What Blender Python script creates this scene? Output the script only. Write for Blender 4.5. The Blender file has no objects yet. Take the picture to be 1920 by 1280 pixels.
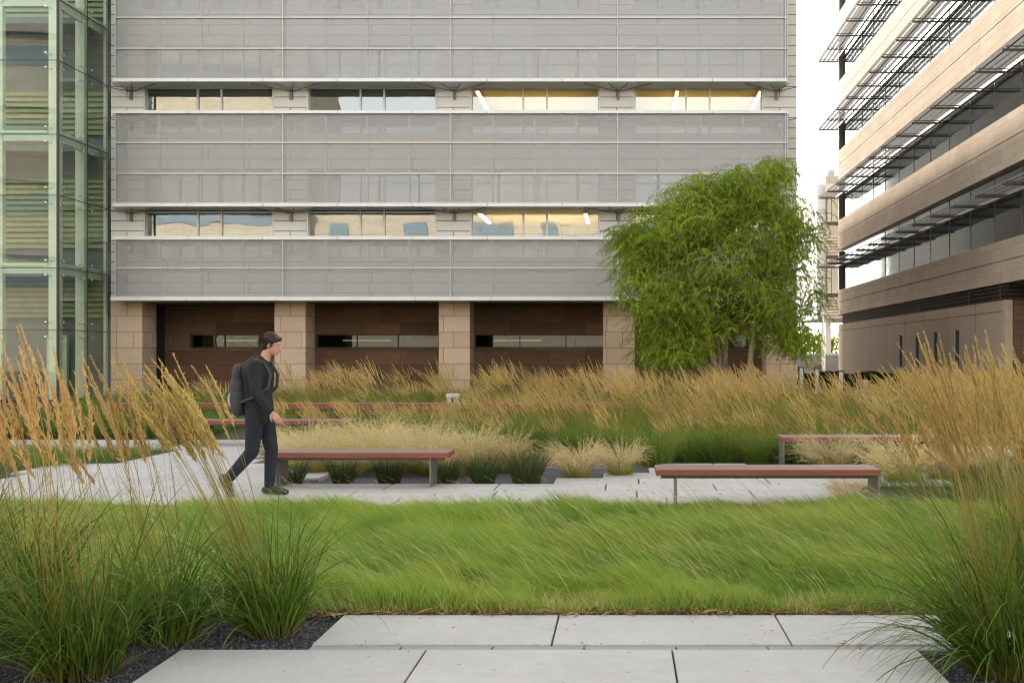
import bpy, math, random
import numpy as np
from mathutils import Vector, Matrix
random.seed(7)
R = math.radians
scene = bpy.context.scene
COL = scene.collection
F, X0, Y0, EYE = 2100.0, 1170.0, 667.0, 1.5

def PX(px, D): return (px - X0) / F * D
def PZ(py, D): return EYE - (py - Y0) / F * D
def GD(py): return F * EYE / (py - Y0)          # distance of a ground point

# ------------------------------------------------------------------ camera, light, sky
cam = bpy.data.cameras.new('camera'); cam.sensor_width = 36; cam.lens = F / 1920 * 36
cam.shift_x = -(X0 - 960) / 1920; cam.shift_y = (Y0 - 640) / 1920
cam.clip_start = 0.1; cam.clip_end = 3000
co = bpy.data.objects.new('camera', cam); COL.objects.link(co)
co.location = (0, 0, EYE); co.rotation_euler = (R(90), 0, 0)
scene.camera = co

SUN_EL, SUN_AZ = 22.0, -18.0                     # azimuth from +Y towards +X
sv = Vector((math.sin(R(SUN_AZ)) * math.cos(R(SUN_EL)), math.cos(R(SUN_AZ)) * math.cos(R(SUN_EL)), math.sin(R(SUN_EL))))
sl = bpy.data.lights.new('sun', 'SUN'); sl.energy = 2.3; sl.angle = R(1.5); sl.color = (1.0, 0.9, 0.76)
so = bpy.data.objects.new('sun', sl); COL.objects.link(so)
so.location = (0, 0, 60); so.rotation_euler = sv.to_track_quat('Z', 'Y').to_euler()
w = bpy.data.worlds.new('World'); scene.world = w; w.use_nodes = True
nt = w.node_tree; nt.nodes.clear()
sky = nt.nodes.new('ShaderNodeTexSky'); sky.sky_type = 'NISHITA'; sky.sun_disc = False
sky.sun_elevation = R(SUN_EL); sky.sun_rotation = R(SUN_AZ); sky.dust_density = 1.0; sky.air_density = 1.0; sky.ozone_density = 1.0
hs = nt.nodes.new('ShaderNodeHueSaturation'); hs.inputs['Saturation'].default_value = 0.22
bg = nt.nodes.new('ShaderNodeBackground'); bg.inputs[1].default_value = 0.15
tint = nt.nodes.new('ShaderNodeMix'); tint.data_type = 'RGBA'; tint.blend_type = 'MULTIPLY'; tint.inputs[0].default_value = 1.0
tint.inputs[7].default_value = (1.0, 0.972, 0.92, 1)
ow = nt.nodes.new('ShaderNodeOutputWorld')
nt.links.new(sky.outputs[0], hs.inputs['Color']); nt.links.new(hs.outputs[0], tint.inputs[6]); nt.links.new(tint.outputs[2], bg.inputs[0]); nt.links.new(bg.outputs[0], ow.inputs[0])
scene.view_settings.view_transform = 'Standard'; scene.view_settings.look = 'None'
scene.view_settings.exposure = 1.93; scene.view_settings.gamma = 1
scene.cycles.max_bounces = 8; scene.cycles.transparent_max_bounces = 16; scene.cycles.diffuse_bounces = 3; scene.cycles.glossy_bounces = 3
scene.cycles.caustics_reflective = False; scene.cycles.caustics_refractive = False
scene.cycles.sample_clamp_indirect = 4.0
scene.cycles.use_denoising = True; scene.cycles.use_adaptive_sampling = False; scene.cycles.filter_width = 1.1
w.cycles.sampling_method = 'MANUAL'; w.cycles.sample_map_resolution = 1024

# ------------------------------------------------------------------ materials
class N:
    """small node builder"""
    def __init__(s, name):
        s.m = bpy.data.materials.new(name); s.m.use_nodes = True
        s.t = s.m.node_tree; s.t.nodes.clear()
        s.out = s.t.nodes.new('ShaderNodeOutputMaterial')
    def n(s, typ, ins=None, **kw):
        nd = s.t.nodes.new(typ)
        for k, v in kw.items(): setattr(nd, k, v)
        for k, v in (ins or {}).items(): s.set(nd, k, v)
        return nd
    def set(s, nd, k, v):
        sock = nd.inputs[k]
        if isinstance(v, bpy.types.NodeSocket): s.t.links.new(v, sock)
        elif isinstance(v, (tuple, list)) and len(v) == 3 and sock.type == 'RGBA': sock.default_value = (*v, 1)
        else: sock.default_value = v
    def mix(s, f, a, b, blend='MIX'):
        nd = s.n('ShaderNodeMix', data_type='RGBA', blend_type=blend)
        s.set(nd, 0, f); s.set(nd, 6, a); s.set(nd, 7, b); return nd.outputs[2]
    def math(s, op, a, b=0.0, clamp=False):
        nd = s.n('ShaderNodeMath', operation=op, use_clamp=clamp); s.set(nd, 0, a); s.set(nd, 1, b); return nd.outputs[0]
    def obj(s): return s.n('ShaderNodeTexCoord').outputs['Object']
    def noise(s, vec, scale, detail=4, rough=.55, scl=None):
        if scl: vec = s.n('ShaderNodeMapping', {'Vector': vec, 'Scale': scl}).outputs[0]
        return s.n('ShaderNodeTexNoise', {'Vector': vec, 'Scale': scale, 'Detail': detail, 'Roughness': rough}).outputs['Fac']
    def ramp(s, f, stops):
        nd = s.n('ShaderNodeValToRGB', {'Fac': f}); e = nd.color_ramp.elements
        while len(e) < len(stops): e.new(.5)
        for el, (p, c) in zip(e, stops): el.position = p; el.color = (*c, 1) if len(c) == 3 else c
        return nd.outputs[0]
    def bump(s, h, strength=.3, dist=.02):
        return s.n('ShaderNodeBump', {'Height': h, 'Strength': strength, 'Distance': dist}).outputs[0]
    def principled(s, col, rough=.6, metal=0., normal=None, spec=.5, **kw):
        p = s.n('ShaderNodeBsdfPrincipled', {'Base Color': col, 'Roughness': rough, 'Metallic': metal, 'Specular IOR Level': spec})
        if normal is not None: s.set(p, 'Normal', normal)
        for k, v in kw.items(): s.set(p, k, v)
        return p.outputs[0]
    def done(s, sh): s.t.links.new(sh, s.out.inputs[0]); return s.m
    def wallvec(s):
        """object coordinates as (x+y, z, 0): right for every axis-aligned upright face"""
        x = s.n('ShaderNodeSeparateXYZ', {0: s.obj()})
        return s.n('ShaderNodeCombineXYZ', {0: s.math('ADD', x.outputs[0], x.outputs[1]), 1: x.outputs[2]}).outputs[0]

def g3(c, k): return tuple(min(1, x * k) for x in c)
def plain(name, col, rough=.6, metal=0., var=.12, nscale=3., bump=.0, spec=.5, bscale=60.):
    b = N(name); v = b.obj()
    f = b.noise(v, nscale, 6)
    c = b.ramp(f, [(.3, g3(col, 1 - var)), (.7, g3(col, 1 + var))])
    nm = b.bump(b.noise(v, bscale, 3), bump, .01) if bump else None
    return b.done(b.principled(c, rough, metal, nm, spec))
def masonry(name, c1, c2, joint, bw, rh, mortar=.012, offset=.5, sq=1., streak=.12, rough=.7, bump=.25, swap=None):
    b = N(name); v = b.wallvec()
    br = b.n('ShaderNodeTexBrick', {'Vector': v, 'Color1': c1, 'Color2': c2, 'Mortar': joint, 'Scale': 1., 'Mortar Size': mortar, 'Mortar Smooth': .1,
             'Bias': 0., 'Brick Width': bw, 'Row Height': rh}, offset=offset, offset_frequency=2, squash=sq, squash_frequency=3)
    st = b.noise(v, 1., 7, .65, scl=(1.2, 22, 1))
    st2 = b.noise(v, .35, 4, .6)
    k = b.ramp(st, [(.3, (1 - streak,) * 3), (.7, (1 + streak,) * 3)])
    k2 = b.ramp(st2, [(.3, (.93, .92, .91)), (.7, (1.05, 1.05, 1.05))])
    c = b.mix(1., b.mix(1., br.outputs[0], k, 'MULTIPLY'), k2, 'MULTIPLY')
    h = b.math('SUBTRACT', b.math('MULTIPLY', st, .15), br.outputs['Fac'])
    return b.done(b.principled(c, max(rough, .85), 0, b.bump(h, bump, .01), .04))
def metal(name, col, rough=.4, met=.6, var=.06): return plain(name, col, rough, met, var, 1.5)
def glass(name, tintc, refl=.25, rough=.02, wav=.015, wscale=.6, fk=1., gcol=(.93, .97, .96)):
    b = N(name)
    nm = b.bump(b.noise(b.obj(), wscale, 2), wav, 1.)
    fr = b.n('ShaderNodeFresnel', {'IOR': 1.5, 'Normal': nm}).outputs[0]
    f = b.math('ADD', b.math('MULTIPLY', fr, (1 - refl) * fk), refl, True)
    tr = b.n('ShaderNodeBsdfTransparent', {0: tintc}).outputs[0]
    gl = b.n('ShaderNodeBsdfGlossy', {'Color': gcol, 'Roughness': rough, 'Normal': nm}).outputs[0]
    return b.done(b.n('ShaderNodeMixShader', {0: f, 1: tr, 2: gl}).outputs[0])
def emit(name, col, st):
    b = N(name); return b.done(b.n('ShaderNodeEmission', {0: col, 1: st}).outputs[0])
def leafmat(name, a, bcol, tip, tip_at=.55, tip_amt=.6, trans=.3, rough=.5, patch=0., patchcol=None, spec=.3, base=None):
    b = N(name)
    v = b.n('ShaderNodeAttribute', attribute_name='v').outputs['Fac']
    t = b.n('ShaderNodeAttribute', attribute_name='t').outputs['Fac']
    c = b.mix(v, a, bcol)
    if patch:
        ns = b.noise(b.obj(), patch, 3)
        c = b.mix(b.ramp(ns, [(.42, (0, 0, 0)), (.62, (1, 1, 1))]), c, patchcol)
    tf = b.n('ShaderNodeMapRange', {'Value': t, 'From Min': tip_at, 'From Max': 1., 'To Min': 0., 'To Max': tip_amt}).outputs[0]
    c = b.mix(tf, c, tip)
    if base:
        bf = b.n('ShaderNodeMapRange', {'Value': t, 'From Min': 0., 'From Max': .22, 'To Min': .75, 'To Max': 0.}).outputs[0]
        c = b.mix(bf, c, base)
    rnd = b.n('ShaderNodeObjectInfo').outputs['Random']
    val = b.n('ShaderNodeMapRange', {'Value': rnd, 'To Min': .82, 'To Max': 1.16}).outputs[0]
    hue = b.n('ShaderNodeMapRange', {'Value': b.math('FRACT', b.math('MULTIPLY', rnd, 7.3)), 'To Min': .488, 'To Max': .512}).outputs[0]
    c = b.n('ShaderNodeHueSaturation', {'Hue': hue, 'Value': val, 'Color': c}).outputs[0]
    p = b.principled(c, max(rough, .55), 0, None, spec * .3)
    tl = b.n('ShaderNodeBsdfTranslucent', {0: c}).outputs[0]
    return b.done(b.n('ShaderNodeMixShader', {0: trans, 1: p, 2: tl}).outputs[0])

# ------------------------------------------------------------------ objects
ORG = {}
def link(o, parent=None):
    COL.objects.link(o)
    if parent is not None: o.parent = parent; ORG[o.name] = ORG[parent.name]
    return o
def tag(o, label=None, cat=None, group=None, kind=None):
    if label: o['label'] = label
    if cat: o['category'] = cat
    if group: o['group'] = group
    if kind: o['kind'] = kind
    elif cat: o['kind'] = 'thing'
    return o
def empty(name, loc, label=None, cat=None, group=None, rz=0):
    o = bpy.data.objects.new(name, None); o.empty_display_size = .2; COL.objects.link(o)
    o.location = loc; o.rotation_euler = (0, 0, rz); ORG[o.name] = Vector(loc)
    return tag(o, label, cat, group)
class MB:
    def __init__(s): s.v = []; s.f = []; s.mi = []
    def add(s, vs, fs, m=0):
        o = len(s.v); s.v += [tuple(v) for v in vs]; s.f += [tuple(i + o for i in f) for f in fs]; s.mi += [m] * len(fs); return s
    def box(s, x0, x1, y0, y1, z0, z1, m=0, bev=0.):
        if bev > 0:
            b = bev; ring = lambda z, i: [(x0 + i, y0 + i, z), (x1 - i, y0 + i, z), (x1 - i, y1 - i, z), (x0 + i, y1 - i, z)]
            vs = ring(z0, 0) + ring(z1 - b, 0) + ring(z1, b)
            fs = [(3, 2, 1, 0), (8, 9, 10, 11)]
            for k in (0, 4):
                for i in range(4): j = (i + 1) % 4; fs.append((k + i, k + j, k + 4 + j, k + 4 + i))
            return s.add(vs, fs, m)
        vs = [(x, y, z) for z in (z0, z1) for y in (y0, y1) for x in (x0, x1)]
        return s.add(vs, [(0, 2, 3, 1), (4, 5, 7, 6), (0, 1, 5, 4), (2, 6, 7, 3), (0, 4, 6, 2), (1, 3, 7, 5)], m)
    def quad(s, a, b, c, d, m=0): return s.add([a, b, c, d], [(0, 1, 2, 3)], m)
    def tube(s, pts, rad, n=8, m=0, cap=True):
        pts = [Vector(p) for p in pts]; rad = rad if hasattr(rad, '__len__') else [rad] * len(pts)
        vs = []; fs = []; prev = None
        for i, p in enumerate(pts):
            d = (pts[min(i + 1, len(pts) - 1)] - pts[max(i - 1, 0)]).normalized()
            if prev is None: u = d.orthogonal().normalized()
            else: u = (prev - d * prev.dot(d)).normalized()
            prev = u; w_ = d.cross(u)
            for k in range(n):
                a = 2 * math.pi * k / n; vs.append(p + (u * math.cos(a) + w_ * math.sin(a)) * rad[i])
        for i in range(len(pts) - 1):
            for k in range(n):
                k2 = (k + 1) % n; fs.append((i * n + k, i * n + k2, (i + 1) * n + k2, (i + 1) * n + k))
        if cap: fs += [tuple(range(n - 1, -1, -1)), tuple((len(pts) - 1) * n + k for k in range(n))]
        return s.add(vs, fs, m)
    def bar(s, a, b, wx, wz, m=0):
        """rectangular bar from a to b, wx across, wz deep"""
        a = Vector(a); b = Vector(b); d = (b - a).normalized()
        up = Vector((0, 0, 1)) if abs(d.z) < .95 else Vector((0, 1, 0))
        u = d.cross(up).normalized(); v = u.cross(d).normalized()
        vs = [p + u * (i * wx / 2) + v * (j * wz / 2) for p in (a, b) for i, j in ((-1, -1), (1, -1), (1, 1), (-1, 1))]
        return s.add(vs, [(3, 2, 1, 0), (4, 5, 6, 7), (0, 1, 5, 4), (1, 2, 6, 5), (2, 3, 7, 6), (3, 0, 4, 7)], m)
    def ell(s, c, r, n=16, m=0, rot=None):
        c = Vector(c); vs = []; fs = []; k = n // 2
        for i in range(k + 1):
            th = math.pi * i / k
            for j in range(n):
                ph = 2 * math.pi * j / n
                p = Vector((r[0] * math.sin(th) * math.cos(ph), r[1] * math.sin(th) * math.sin(ph), r[2] * math.cos(th)))
                if rot: p = rot @ p
                vs.append(c + p)
        for i in range(k):
            for j in range(n): j2 = (j + 1) % n; fs.append((i * n + j, (i + 1) * n + j, (i + 1) * n + j2, i * n + j2))
        return s.add(vs, fs, m)
    def cap(s, a, b, ra, rb, n=12):
        a = Vector(a); b = Vector(b)
        s.tube([a, b], [ra, rb], n); s.ell(a, (ra,) * 3, n); s.ell(b, (rb,) * 3, n); return s
    def build(s, name, mats, parent=None, smooth=False, org=None):
        o0 = ORG[parent.name] if parent is not None else (Vector(org) if org else Vector((0, 0, 0)))
        me = bpy.data.meshes.new(name)
        me.from_pydata([(v[0] - o0[0], v[1] - o0[1], v[2] - o0[2]) for v in s.v], [], s.f)
        if not isinstance(mats, (list, tuple)): mats = [mats]
        for m in mats: me.materials.append(m)
        if len(mats) > 1: me.polygons.foreach_set('material_index', s.mi)
        if smooth: me.polygons.foreach_set('use_smooth', [True] * len(me.polygons))
        me.update()
        o = bpy.data.objects.new(name, me); link(o, parent)
        if parent is None: o.location = o0; ORG[o.name] = o0
        return o

# ------------------------------------------------------------------ blades (numpy)
class Blades:
    def __init__(s, seed): s.r = np.random.default_rng(seed); s.V = []; s.Q = []; s.t = []; s.vv = []; s.mi = []; s.n = 0
    def ribbons(s, base, az, th0, th1, L, w, S=3, k=1.2, wind=None, prof=None, m=0, v=None):
        r = s.r; n = len(base); A = lambda q: np.broadcast_to(np.asarray(q, float), (n,))
        az, th0, th1, L, w = map(A, (az, th0, th1, L, w))
        sm = (np.arange(S) + .5) / S
        th = th0[:, None] + (th1 - th0)[:, None] * sm[None] ** k
        d = np.stack([np.sin(th) * np.cos(az)[:, None], np.sin(th) * np.sin(az)[:, None], np.cos(th)], -1)
        if wind is not None:
            d = d + np.asarray(wind, float).reshape(-1, 1, 3) * sm[None, :, None]
            d /= np.linalg.norm(d, axis=-1, keepdims=True)
        P = np.concatenate([base[:, None, :], base[:, None, :] + np.cumsum(d * (L / S)[:, None, None], 1)], 1)
        psi = r.uniform(0, np.pi, n)
        wd = np.stack([np.cos(psi), np.sin(psi), r.uniform(-.3, .3, n)], -1)
        sl_ = np.arange(S + 1) / S
        pr = np.array(prof) if prof is not None else np.clip((1 - sl_) ** .65, .06, 1) * np.where(sl_ == 0, .7, 1)
        hw = (w[:, None] * pr[None] / 2)[..., None] * wd[:, None, :]
        V = np.stack([P - hw, P + hw], 2).reshape(-1, 3)
        b = s.n + np.arange(n)[:, None] * 2 * (S + 1) + np.arange(S)[None] * 2
        s.Q.append(np.stack([b, b + 1, b + 3, b + 2], -1).reshape(-1, 4)); s.mi.append(np.full(n * S, m))
        s.V.append(V); s.n += len(V)
        s.t.append(np.broadcast_to(sl_[None, :, None], (n, S + 1, 2)).reshape(-1))
        v = r.random(n) if v is None else A(v)
        s.vv.append(np.broadcast_to(v[:, None, None], (n, S + 1, 2)).reshape(-1))
        return P
    def chips(s, p, d, L, w, m=0, v=None, t=.5):
        """diamond leaflets: base p, direction d"""
        r = s.r; n = len(p); L = np.broadcast_to(np.asarray(L, float), (n,)); w_ = np.broadcast_to(np.asarray(w, float), (n,))
        d = d / np.linalg.norm(d, axis=1, keepdims=True)
        q = r.normal(size=(n, 3)); u = np.cross(d, q); u /= np.linalg.norm(u, axis=1, keepdims=True) + 1e-9
        mid = p + d * (L * .45)[:, None]
        V = np.stack([p, mid - u * (w_ / 2)[:, None], p + d * L[:, None], mid + u * (w_ / 2)[:, None]], 1).reshape(-1, 3)
        b = s.n + np.arange(n) * 4
        s.Q.append(np.stack([b, b + 1, b + 2, b + 3], -1)); s.mi.append(np.full(n, m)); s.V.append(V); s.n += len(V)
        s.t.append(np.full(n * 4, t)); v = r.random(n) if v is None else np.broadcast_to(np.asarray(v, float), (n,))
        s.vv.append(np.repeat(v, 4))
    def plumes(s, P, frm, K, L, w, spread, m=0, droop=0., fall=True):
        """seed heads along the last part of each stalk polyline P (n,S+1,3)"""
        r = s.r; n, S1, _ = P.shape; S = S1 - 1
        a = frm + (1 - frm) * (np.arange(K)[None] + r.random((n, K))) / K
        a = np.clip(a, 0, .9999); i = np.floor(a * S).astype(int); f = (a * S - i)[..., None]
        ii = np.arange(n)[:, None]
        p = P[ii, i] * (1 - f) + P[ii, i + 1] * f
        d = P[ii, i + 1] - P[ii, i]; d /= np.linalg.norm(d, axis=-1, keepdims=True) + 1e-9
        d = d + r.normal(size=d.shape) * spread; d[..., 2] -= droop
        rel = (a - frm) / (1 - frm)
        ln = L * (.6 + .8 * r.random((n, K))) * (np.clip(1.25 - rel, .35, 1) if fall else 1)
        s.chips(p.reshape(-1, 3), d.reshape(-1, 3), ln.reshape(-1), w, m, np.repeat(r.random(n), K) * .6 + r.random(n * K) * .4, t=1.)
    def mesh(s, name, mats):
        V = np.concatenate(s.V); Q = np.concatenate(s.Q); mi = np.concatenate(s.mi)
        me = bpy.data.meshes.new(name)
        me.vertices.add(len(V)); me.vertices.foreach_set('co', V.astype(np.float32).ravel())
        me.loops.add(Q.size); me.loops.foreach_set('vertex_index', Q.astype(np.int32).ravel())
        me.polygons.add(len(Q)); me.polygons.foreach_set('loop_start', (np.arange(len(Q)) * 4).astype(np.int32))
        me.polygons.foreach_set('loop_total', np.full(len(Q), 4, np.int32))
        if not isinstance(mats, (list, tuple)): mats = [mats]
        for m in mats: me.materials.append(m)
        me.polygons.foreach_set('material_index', mi.astype(np.int32))
        for nm, arr in (('t', s.t), ('v', s.vv)):
            at = me.attributes.new(nm, 'FLOAT', 'POINT'); at.data.foreach_set('value', np.concatenate(arr).astype(np.float32))
        me.update(calc_edges=True); me.validate()
        return me
def put(me, name, parent=None, loc=(0, 0, 0)):
    o = bpy.data.objects.new(name, me); link(o, parent)
    if parent is None: o.location = loc; ORG[o.name] = Vector(loc)
    return o
def dup(root, loc, rz=0., sc=1., label=None, group=None):
    c = root.copy(); COL.objects.link(c); c.location = loc; c.rotation_euler = (0, 0, rz); c.scale = (sc,) * 3; ORG[c.name] = Vector(loc)
    if label: c['label'] = label
    if group: c['group'] = group
    for ch in root.children:
        d = ch.copy(); COL.objects.link(d); d.parent = c
        for g in ch.children:
            e = g.copy(); COL.objects.link(e); e.parent = d
    return c
# ================================================================== materials of the buildings
M = {}
M['clad'] = masonry('pale_panel_cladding', (.70, .675, .63), (.75, .725, .68), (.17, .16, .15), 3.06, .386, .016, .5, 1., .05, .55, .3)
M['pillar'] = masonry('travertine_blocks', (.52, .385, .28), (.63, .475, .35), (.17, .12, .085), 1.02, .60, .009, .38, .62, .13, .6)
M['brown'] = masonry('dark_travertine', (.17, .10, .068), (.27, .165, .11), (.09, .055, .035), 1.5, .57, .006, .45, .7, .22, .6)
M['trav'] = masonry('travertine_cladding', (.52, .425, .335), (.60, .495, .395), (.30, .22, .165), 1.25, .47, .007, .5, .8, .12, .55)
M['trav2'] = masonry('travertine_large_panels', (.47, .37, .285), (.53, .42, .325), (.17, .12, .09), 3.9, 3.2, .02, 0., 1., .12, .55)
M['ledge'] = metal('brushed_aluminium', (.68, .68, .66), .45, .2)
M['rail'] = metal('champagne_rail', (.56, .50, .45), .4, .4)
M['frame'] = metal('window_frame_metal', (.50, .49, .46), .45, .4)
M['dark'] = metal('dark_bronze', (.055, .045, .04), .45, .4)
M['post'] = metal('screen_post', (.55, .535, .51), .5, .3)
M['glass'] = glass('clear_glass', (.80, .86, .86), .20, .0, .006, .5)
M['glassd'] = glass('grey_glass', (.10, .12, .12), .02, .0, .02, .5)
M['glassr'] = glass('tinted_glass', (.62, .69, .69), .42, .06, .008, .35, .5, (.50, .55, .56))
M['green'] = glass('pale_green_glass', (.86, .94, .85), .025, .0, .003, .4, .8)
M['int'] = plain('interior_wall', (.42, .43, .43), .8)
M['ceil'] = plain('office_ceiling', (.62, .58, .48), .8)
M['carpet'] = plain('office_carpet', (.12, .12, .13), .9)
M['warm'] = plain('lamplit_ceiling', (.80, .55, .12), .8)  # yellow glow of the lit rooms is put into the ceiling colour
M['lamp'] = emit('lamp_tube', (1., .74, .36), 1.1)
M['bandframe'] = metal('band_frame', (.16, .14, .125), .45, .4)
M['slat'] = plain('bronze_slat', (.13, .095, .07), .8, .1, spec=.1)
M['blueframe'] = plain('blue_grey_frame', (.10, .12, .15), .4, .2)
M['lampdim'] = emit('dim_lamp_tube', (1., .84, .40), 1.)
M['shade_metal'] = metal('sunshade_metal', (.20, .17, .15), .5, .3)
b = N('frosted_shade_glass'); M['frost'] = b.done(b.n('ShaderNodeMixShader', {0: .5, 1: b.principled((.55, .54, .53), .5), 2: b.n('ShaderNodeBsdfTranslucent', {0: (.72, .73, .74, 1)}).outputs[0]}).outputs[0])
M['conc'] = plain('pale_concrete', (.55, .54, .52), .75, 0, .08, 2., .15)
M['roofslab'] = plain('grey_slab', (.24, .24, .23), .8)
M['soffit'] = plain('shaded_soffit', (.12, .075, .055), .7)  # the soffit's shade is put into this dark brown

# woven mesh of the screens: fine open weave, roughly half of it is holes
b = N('woven_metal_mesh'); v = b.obj(); xs = b.n('ShaderNodeSeparateXYZ', {0: v})
cell = b.n('ShaderNodeCombineXYZ', {0: b.math('FLOOR', b.math('DIVIDE', xs.outputs[0], 1.533)), 1: b.math('FLOOR', b.math('DIVIDE', xs.outputs[2], 1.135))}).outputs[0]
wn = b.n('ShaderNodeTexWhiteNoise', {0: cell}, noise_dimensions='2D').outputs[0]
wires = b.n('ShaderNodeTexWave', {'Vector': v, 'Scale': 16., 'Distortion': .4}, bands_direction='Z').outputs['Fac']
op = b.math('ADD', b.math('ADD', .32, b.math('MULTIPLY', wn, .05)), b.math('MULTIPLY', wires, .10))
pr = b.principled((.435, .432, .435), .45, .4)
M['mesh'] = b.done(b.n('ShaderNodeMixShader', {0: op, 1: b.n('ShaderNodeBsdfTransparent').outputs[0], 2: pr}).outputs[0])

def wx(px): return PX(px, 42.)
def wz(py): return PZ(py, 42.)
# ================================================================== main office building
off = empty('office_building', (wx(850), 42., 0), 'wide grey office building with mesh screens, window strips and a stone arcade facing the garden', 'building')
XL, XR, TOP = wx(208), wx(1494), 20.5
WIN = [(wx(271 + 306 * i), wx(512 + 306 * i)) for i in range(4)]
FL = [(wz(485), wz(318)), (wz(252), wz(85)), (wz(19), wz(-148))]
ARC = wz(566)
mb = MB()
edges = [XL] + [x for p in WIN for x in p] + [XR]
for i in range(0, len(edges), 2): mb.box(edges[i], edges[i + 1], 42., 42.35, ARC + .02, TOP)
zs = [ARC + .02] + [z for p in FL for z in p] + [TOP]
for x0, x1 in WIN:
    for i in range(0, len(zs), 2): mb.box(x0, x1, 42., 42.35, zs[i], zs[i + 1])
mb.build('wall', M['clad'], off)
MB().box(-62, XR, 50., 100, .0, TOP).box(-62, XL, 42.4, 49.99, .0, TOP).build('rear_block', M['clad'], off)
mb = MB()
for k, (zb, zt) in enumerate(FL): mb.box(XL + .02, XR - .02, 42.37, 49.98, zb - .55, zb - .12)
mb.box(XL + .02, XR - .02, 42.37, 49.98, FL[2][1] + .3, FL[2][1] + .6)
mb.build('floor_slab', M['carpet'], off)
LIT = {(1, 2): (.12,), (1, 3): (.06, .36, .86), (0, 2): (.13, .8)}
pier = [XL + .05] + [(WIN[i][1] + WIN[i + 1][0]) / 2 for i in range(3)] + [XR - .3]
for k, (zb, zt) in enumerate(FL):
    for i in range(4):
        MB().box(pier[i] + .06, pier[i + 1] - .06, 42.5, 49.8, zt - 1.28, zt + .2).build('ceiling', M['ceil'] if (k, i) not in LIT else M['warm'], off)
for k, (zb, zt) in enumerate(FL):
    for x in pier: MB().box(x - .05, x + .05, 42.4, 49.97, zb - .11, zt + .01).build('partition', M['int'], off)
for k, i in sorted(LIT):
    zb, zt = FL[k]; x0, x1 = pier[i], pier[i + 1]
    for f in LIT[(k, i)]:
        xx = x0 + (x1 - x0) * f
        l = MB().box(xx - .065, xx + .065, 43.2, 46.6, zt - 1.50, zt - 1.44).build('ceiling_lamp', M['lamp'], off)
        MB().box(xx - .08, xx + .08, 43.15, 46.65, zt - 1.435, zt - 1.38).build('lamp_housing', M['frame'], l)
for k, i in sorted(LIT):
    al = bpy.data.lights.new('ceiling_fill', 'AREA'); al.shape = 'RECTANGLE'; al.size = 4.2; al.size_y = 4.; al.energy = 13; al.color = (1., .80, .42)  # extra area light, added below the lamps to brighten the ceiling
    ao = bpy.data.objects.new('ceiling_fill', al); COL.objects.link(ao); ao.parent = off
    ao.location = ((pier[i] + pier[i + 1]) / 2 - ORG[off.name][0], 46.3 - 42., FL[k][1] - 2.2); ao.rotation_euler = (R(180), 0, 0)
# desks and blinds seen through the panes
rr = random.Random(3)
bl = N('roller_blind_cloth'); M['blind'] = bl.done(bl.principled((.50, .50, .47), .8))
for k, (zb, zt) in enumerate(FL):
    for i, (x0, x1) in enumerate(WIN):
        wfr = MB(); fr = .055; y0, y1 = 42.10, 42.22
        xs_ = [x0, x0 + .405 * (x1 - x0), x0 + .59 * (x1 - x0), x1]
        wfr.box(x0, x0 + fr, y0, y1, zb, zt).box(x1 - fr, x1, y0, y1, zb, zt)
        wfr.box(x0 + fr, x1 - fr, y0, y1, zb, zb + fr).box(x0 + fr, x1 - fr, y0, y1, zt - fr, zt)
        zm = zb + (485 - 397.5) * .02
        for x in xs_[1:3]: wfr.box(x - .035, x + .035, y0, y1, zb + fr, zt - fr)
        for a, c in zip(xs_[:-1], xs_[1:]): wfr.box(a + fr, c - fr, y0 + .003, y1 - .003, zm - .03, zm + .03)
        wfr.box(x0 - .03, x0 + .03, 41.985, 42.0985, zb, zt).box(x1 - .03, x1 + .03, 41.985, 42.0985, zb, zt)
        wf = wfr.build('window', M['frame'], off)
        pm = MB()
        for a, c in zip(xs_[:-1], xs_[1:]):
            t = [rr.uniform(-.004, .004) for _ in range(2)]
            for za, zc in ((zb + .06, zm - .03), (zm + .03, zt - .06)):
                pm.quad((a, 42.16 + t[0], za), (c, 42.16 + t[1], za), (c, 42.16 + t[1], zc), (a, 42.16 + t[0], zc))
        pm.build('pane', M['glass'], wf)
        if (k, i) not in LIT:
            bm_ = MB()
            for a, c in zip(xs_[:-1], xs_[1:]):
                d = rr.choice([.15, .3, .3, .85, 1.2])
                bm_.box(a + .08, c - .08, 42.42, 42.44, zt - d, zt - .02)
            bm_.build('blind', M['blind'], wf)
# screens, their rails and posts at 41.05
SD = 41.05
def sx(px): return PX(px, SD)
def sz(py): return PZ(py, SD)
ROWS = [(-86, 148, (34, 92, -52)), (214, 381, (268, 326)), (450, 559, (503,))]
for top, bot, rails in ROWS:
    s = MB().box(sx(217), sx(1475), SD, SD + .012, sz(bot), sz(top))
    s = s.build('metal_screen', M['mesh'], off)
    fr = MB()
    for py in rails: fr.box(sx(217), sx(1475), SD - .075, SD - .003, sz(py) - .02, sz(py) + .02)
    fr.build('rail', M['rail'], s)
    po = MB()
    x = 218.0; k = 0
    for k in range(-4, 13):
        px = 531.5 + 78.35 * k
        if px < 216 or px > 1476: continue
        main = k % 4 == 0
        hw = .042 if main else .03
        po.box(sx(px) - hw, sx(px) + hw, SD + .06, SD + .22, sz(bot), sz(top))
        if main: po.box(sx(px) - .012, sx(px) + .012, SD - .1, SD - .078, sz(bot), sz(top))
    po.box(sx(217) - .03, sx(217), SD - .02, SD + .9, sz(bot), sz(top)).box(sx(1475), sx(1475) + .03, SD - .02, SD + .5, sz(bot), sz(top))
    po.build('post', M['post'], s)
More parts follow.
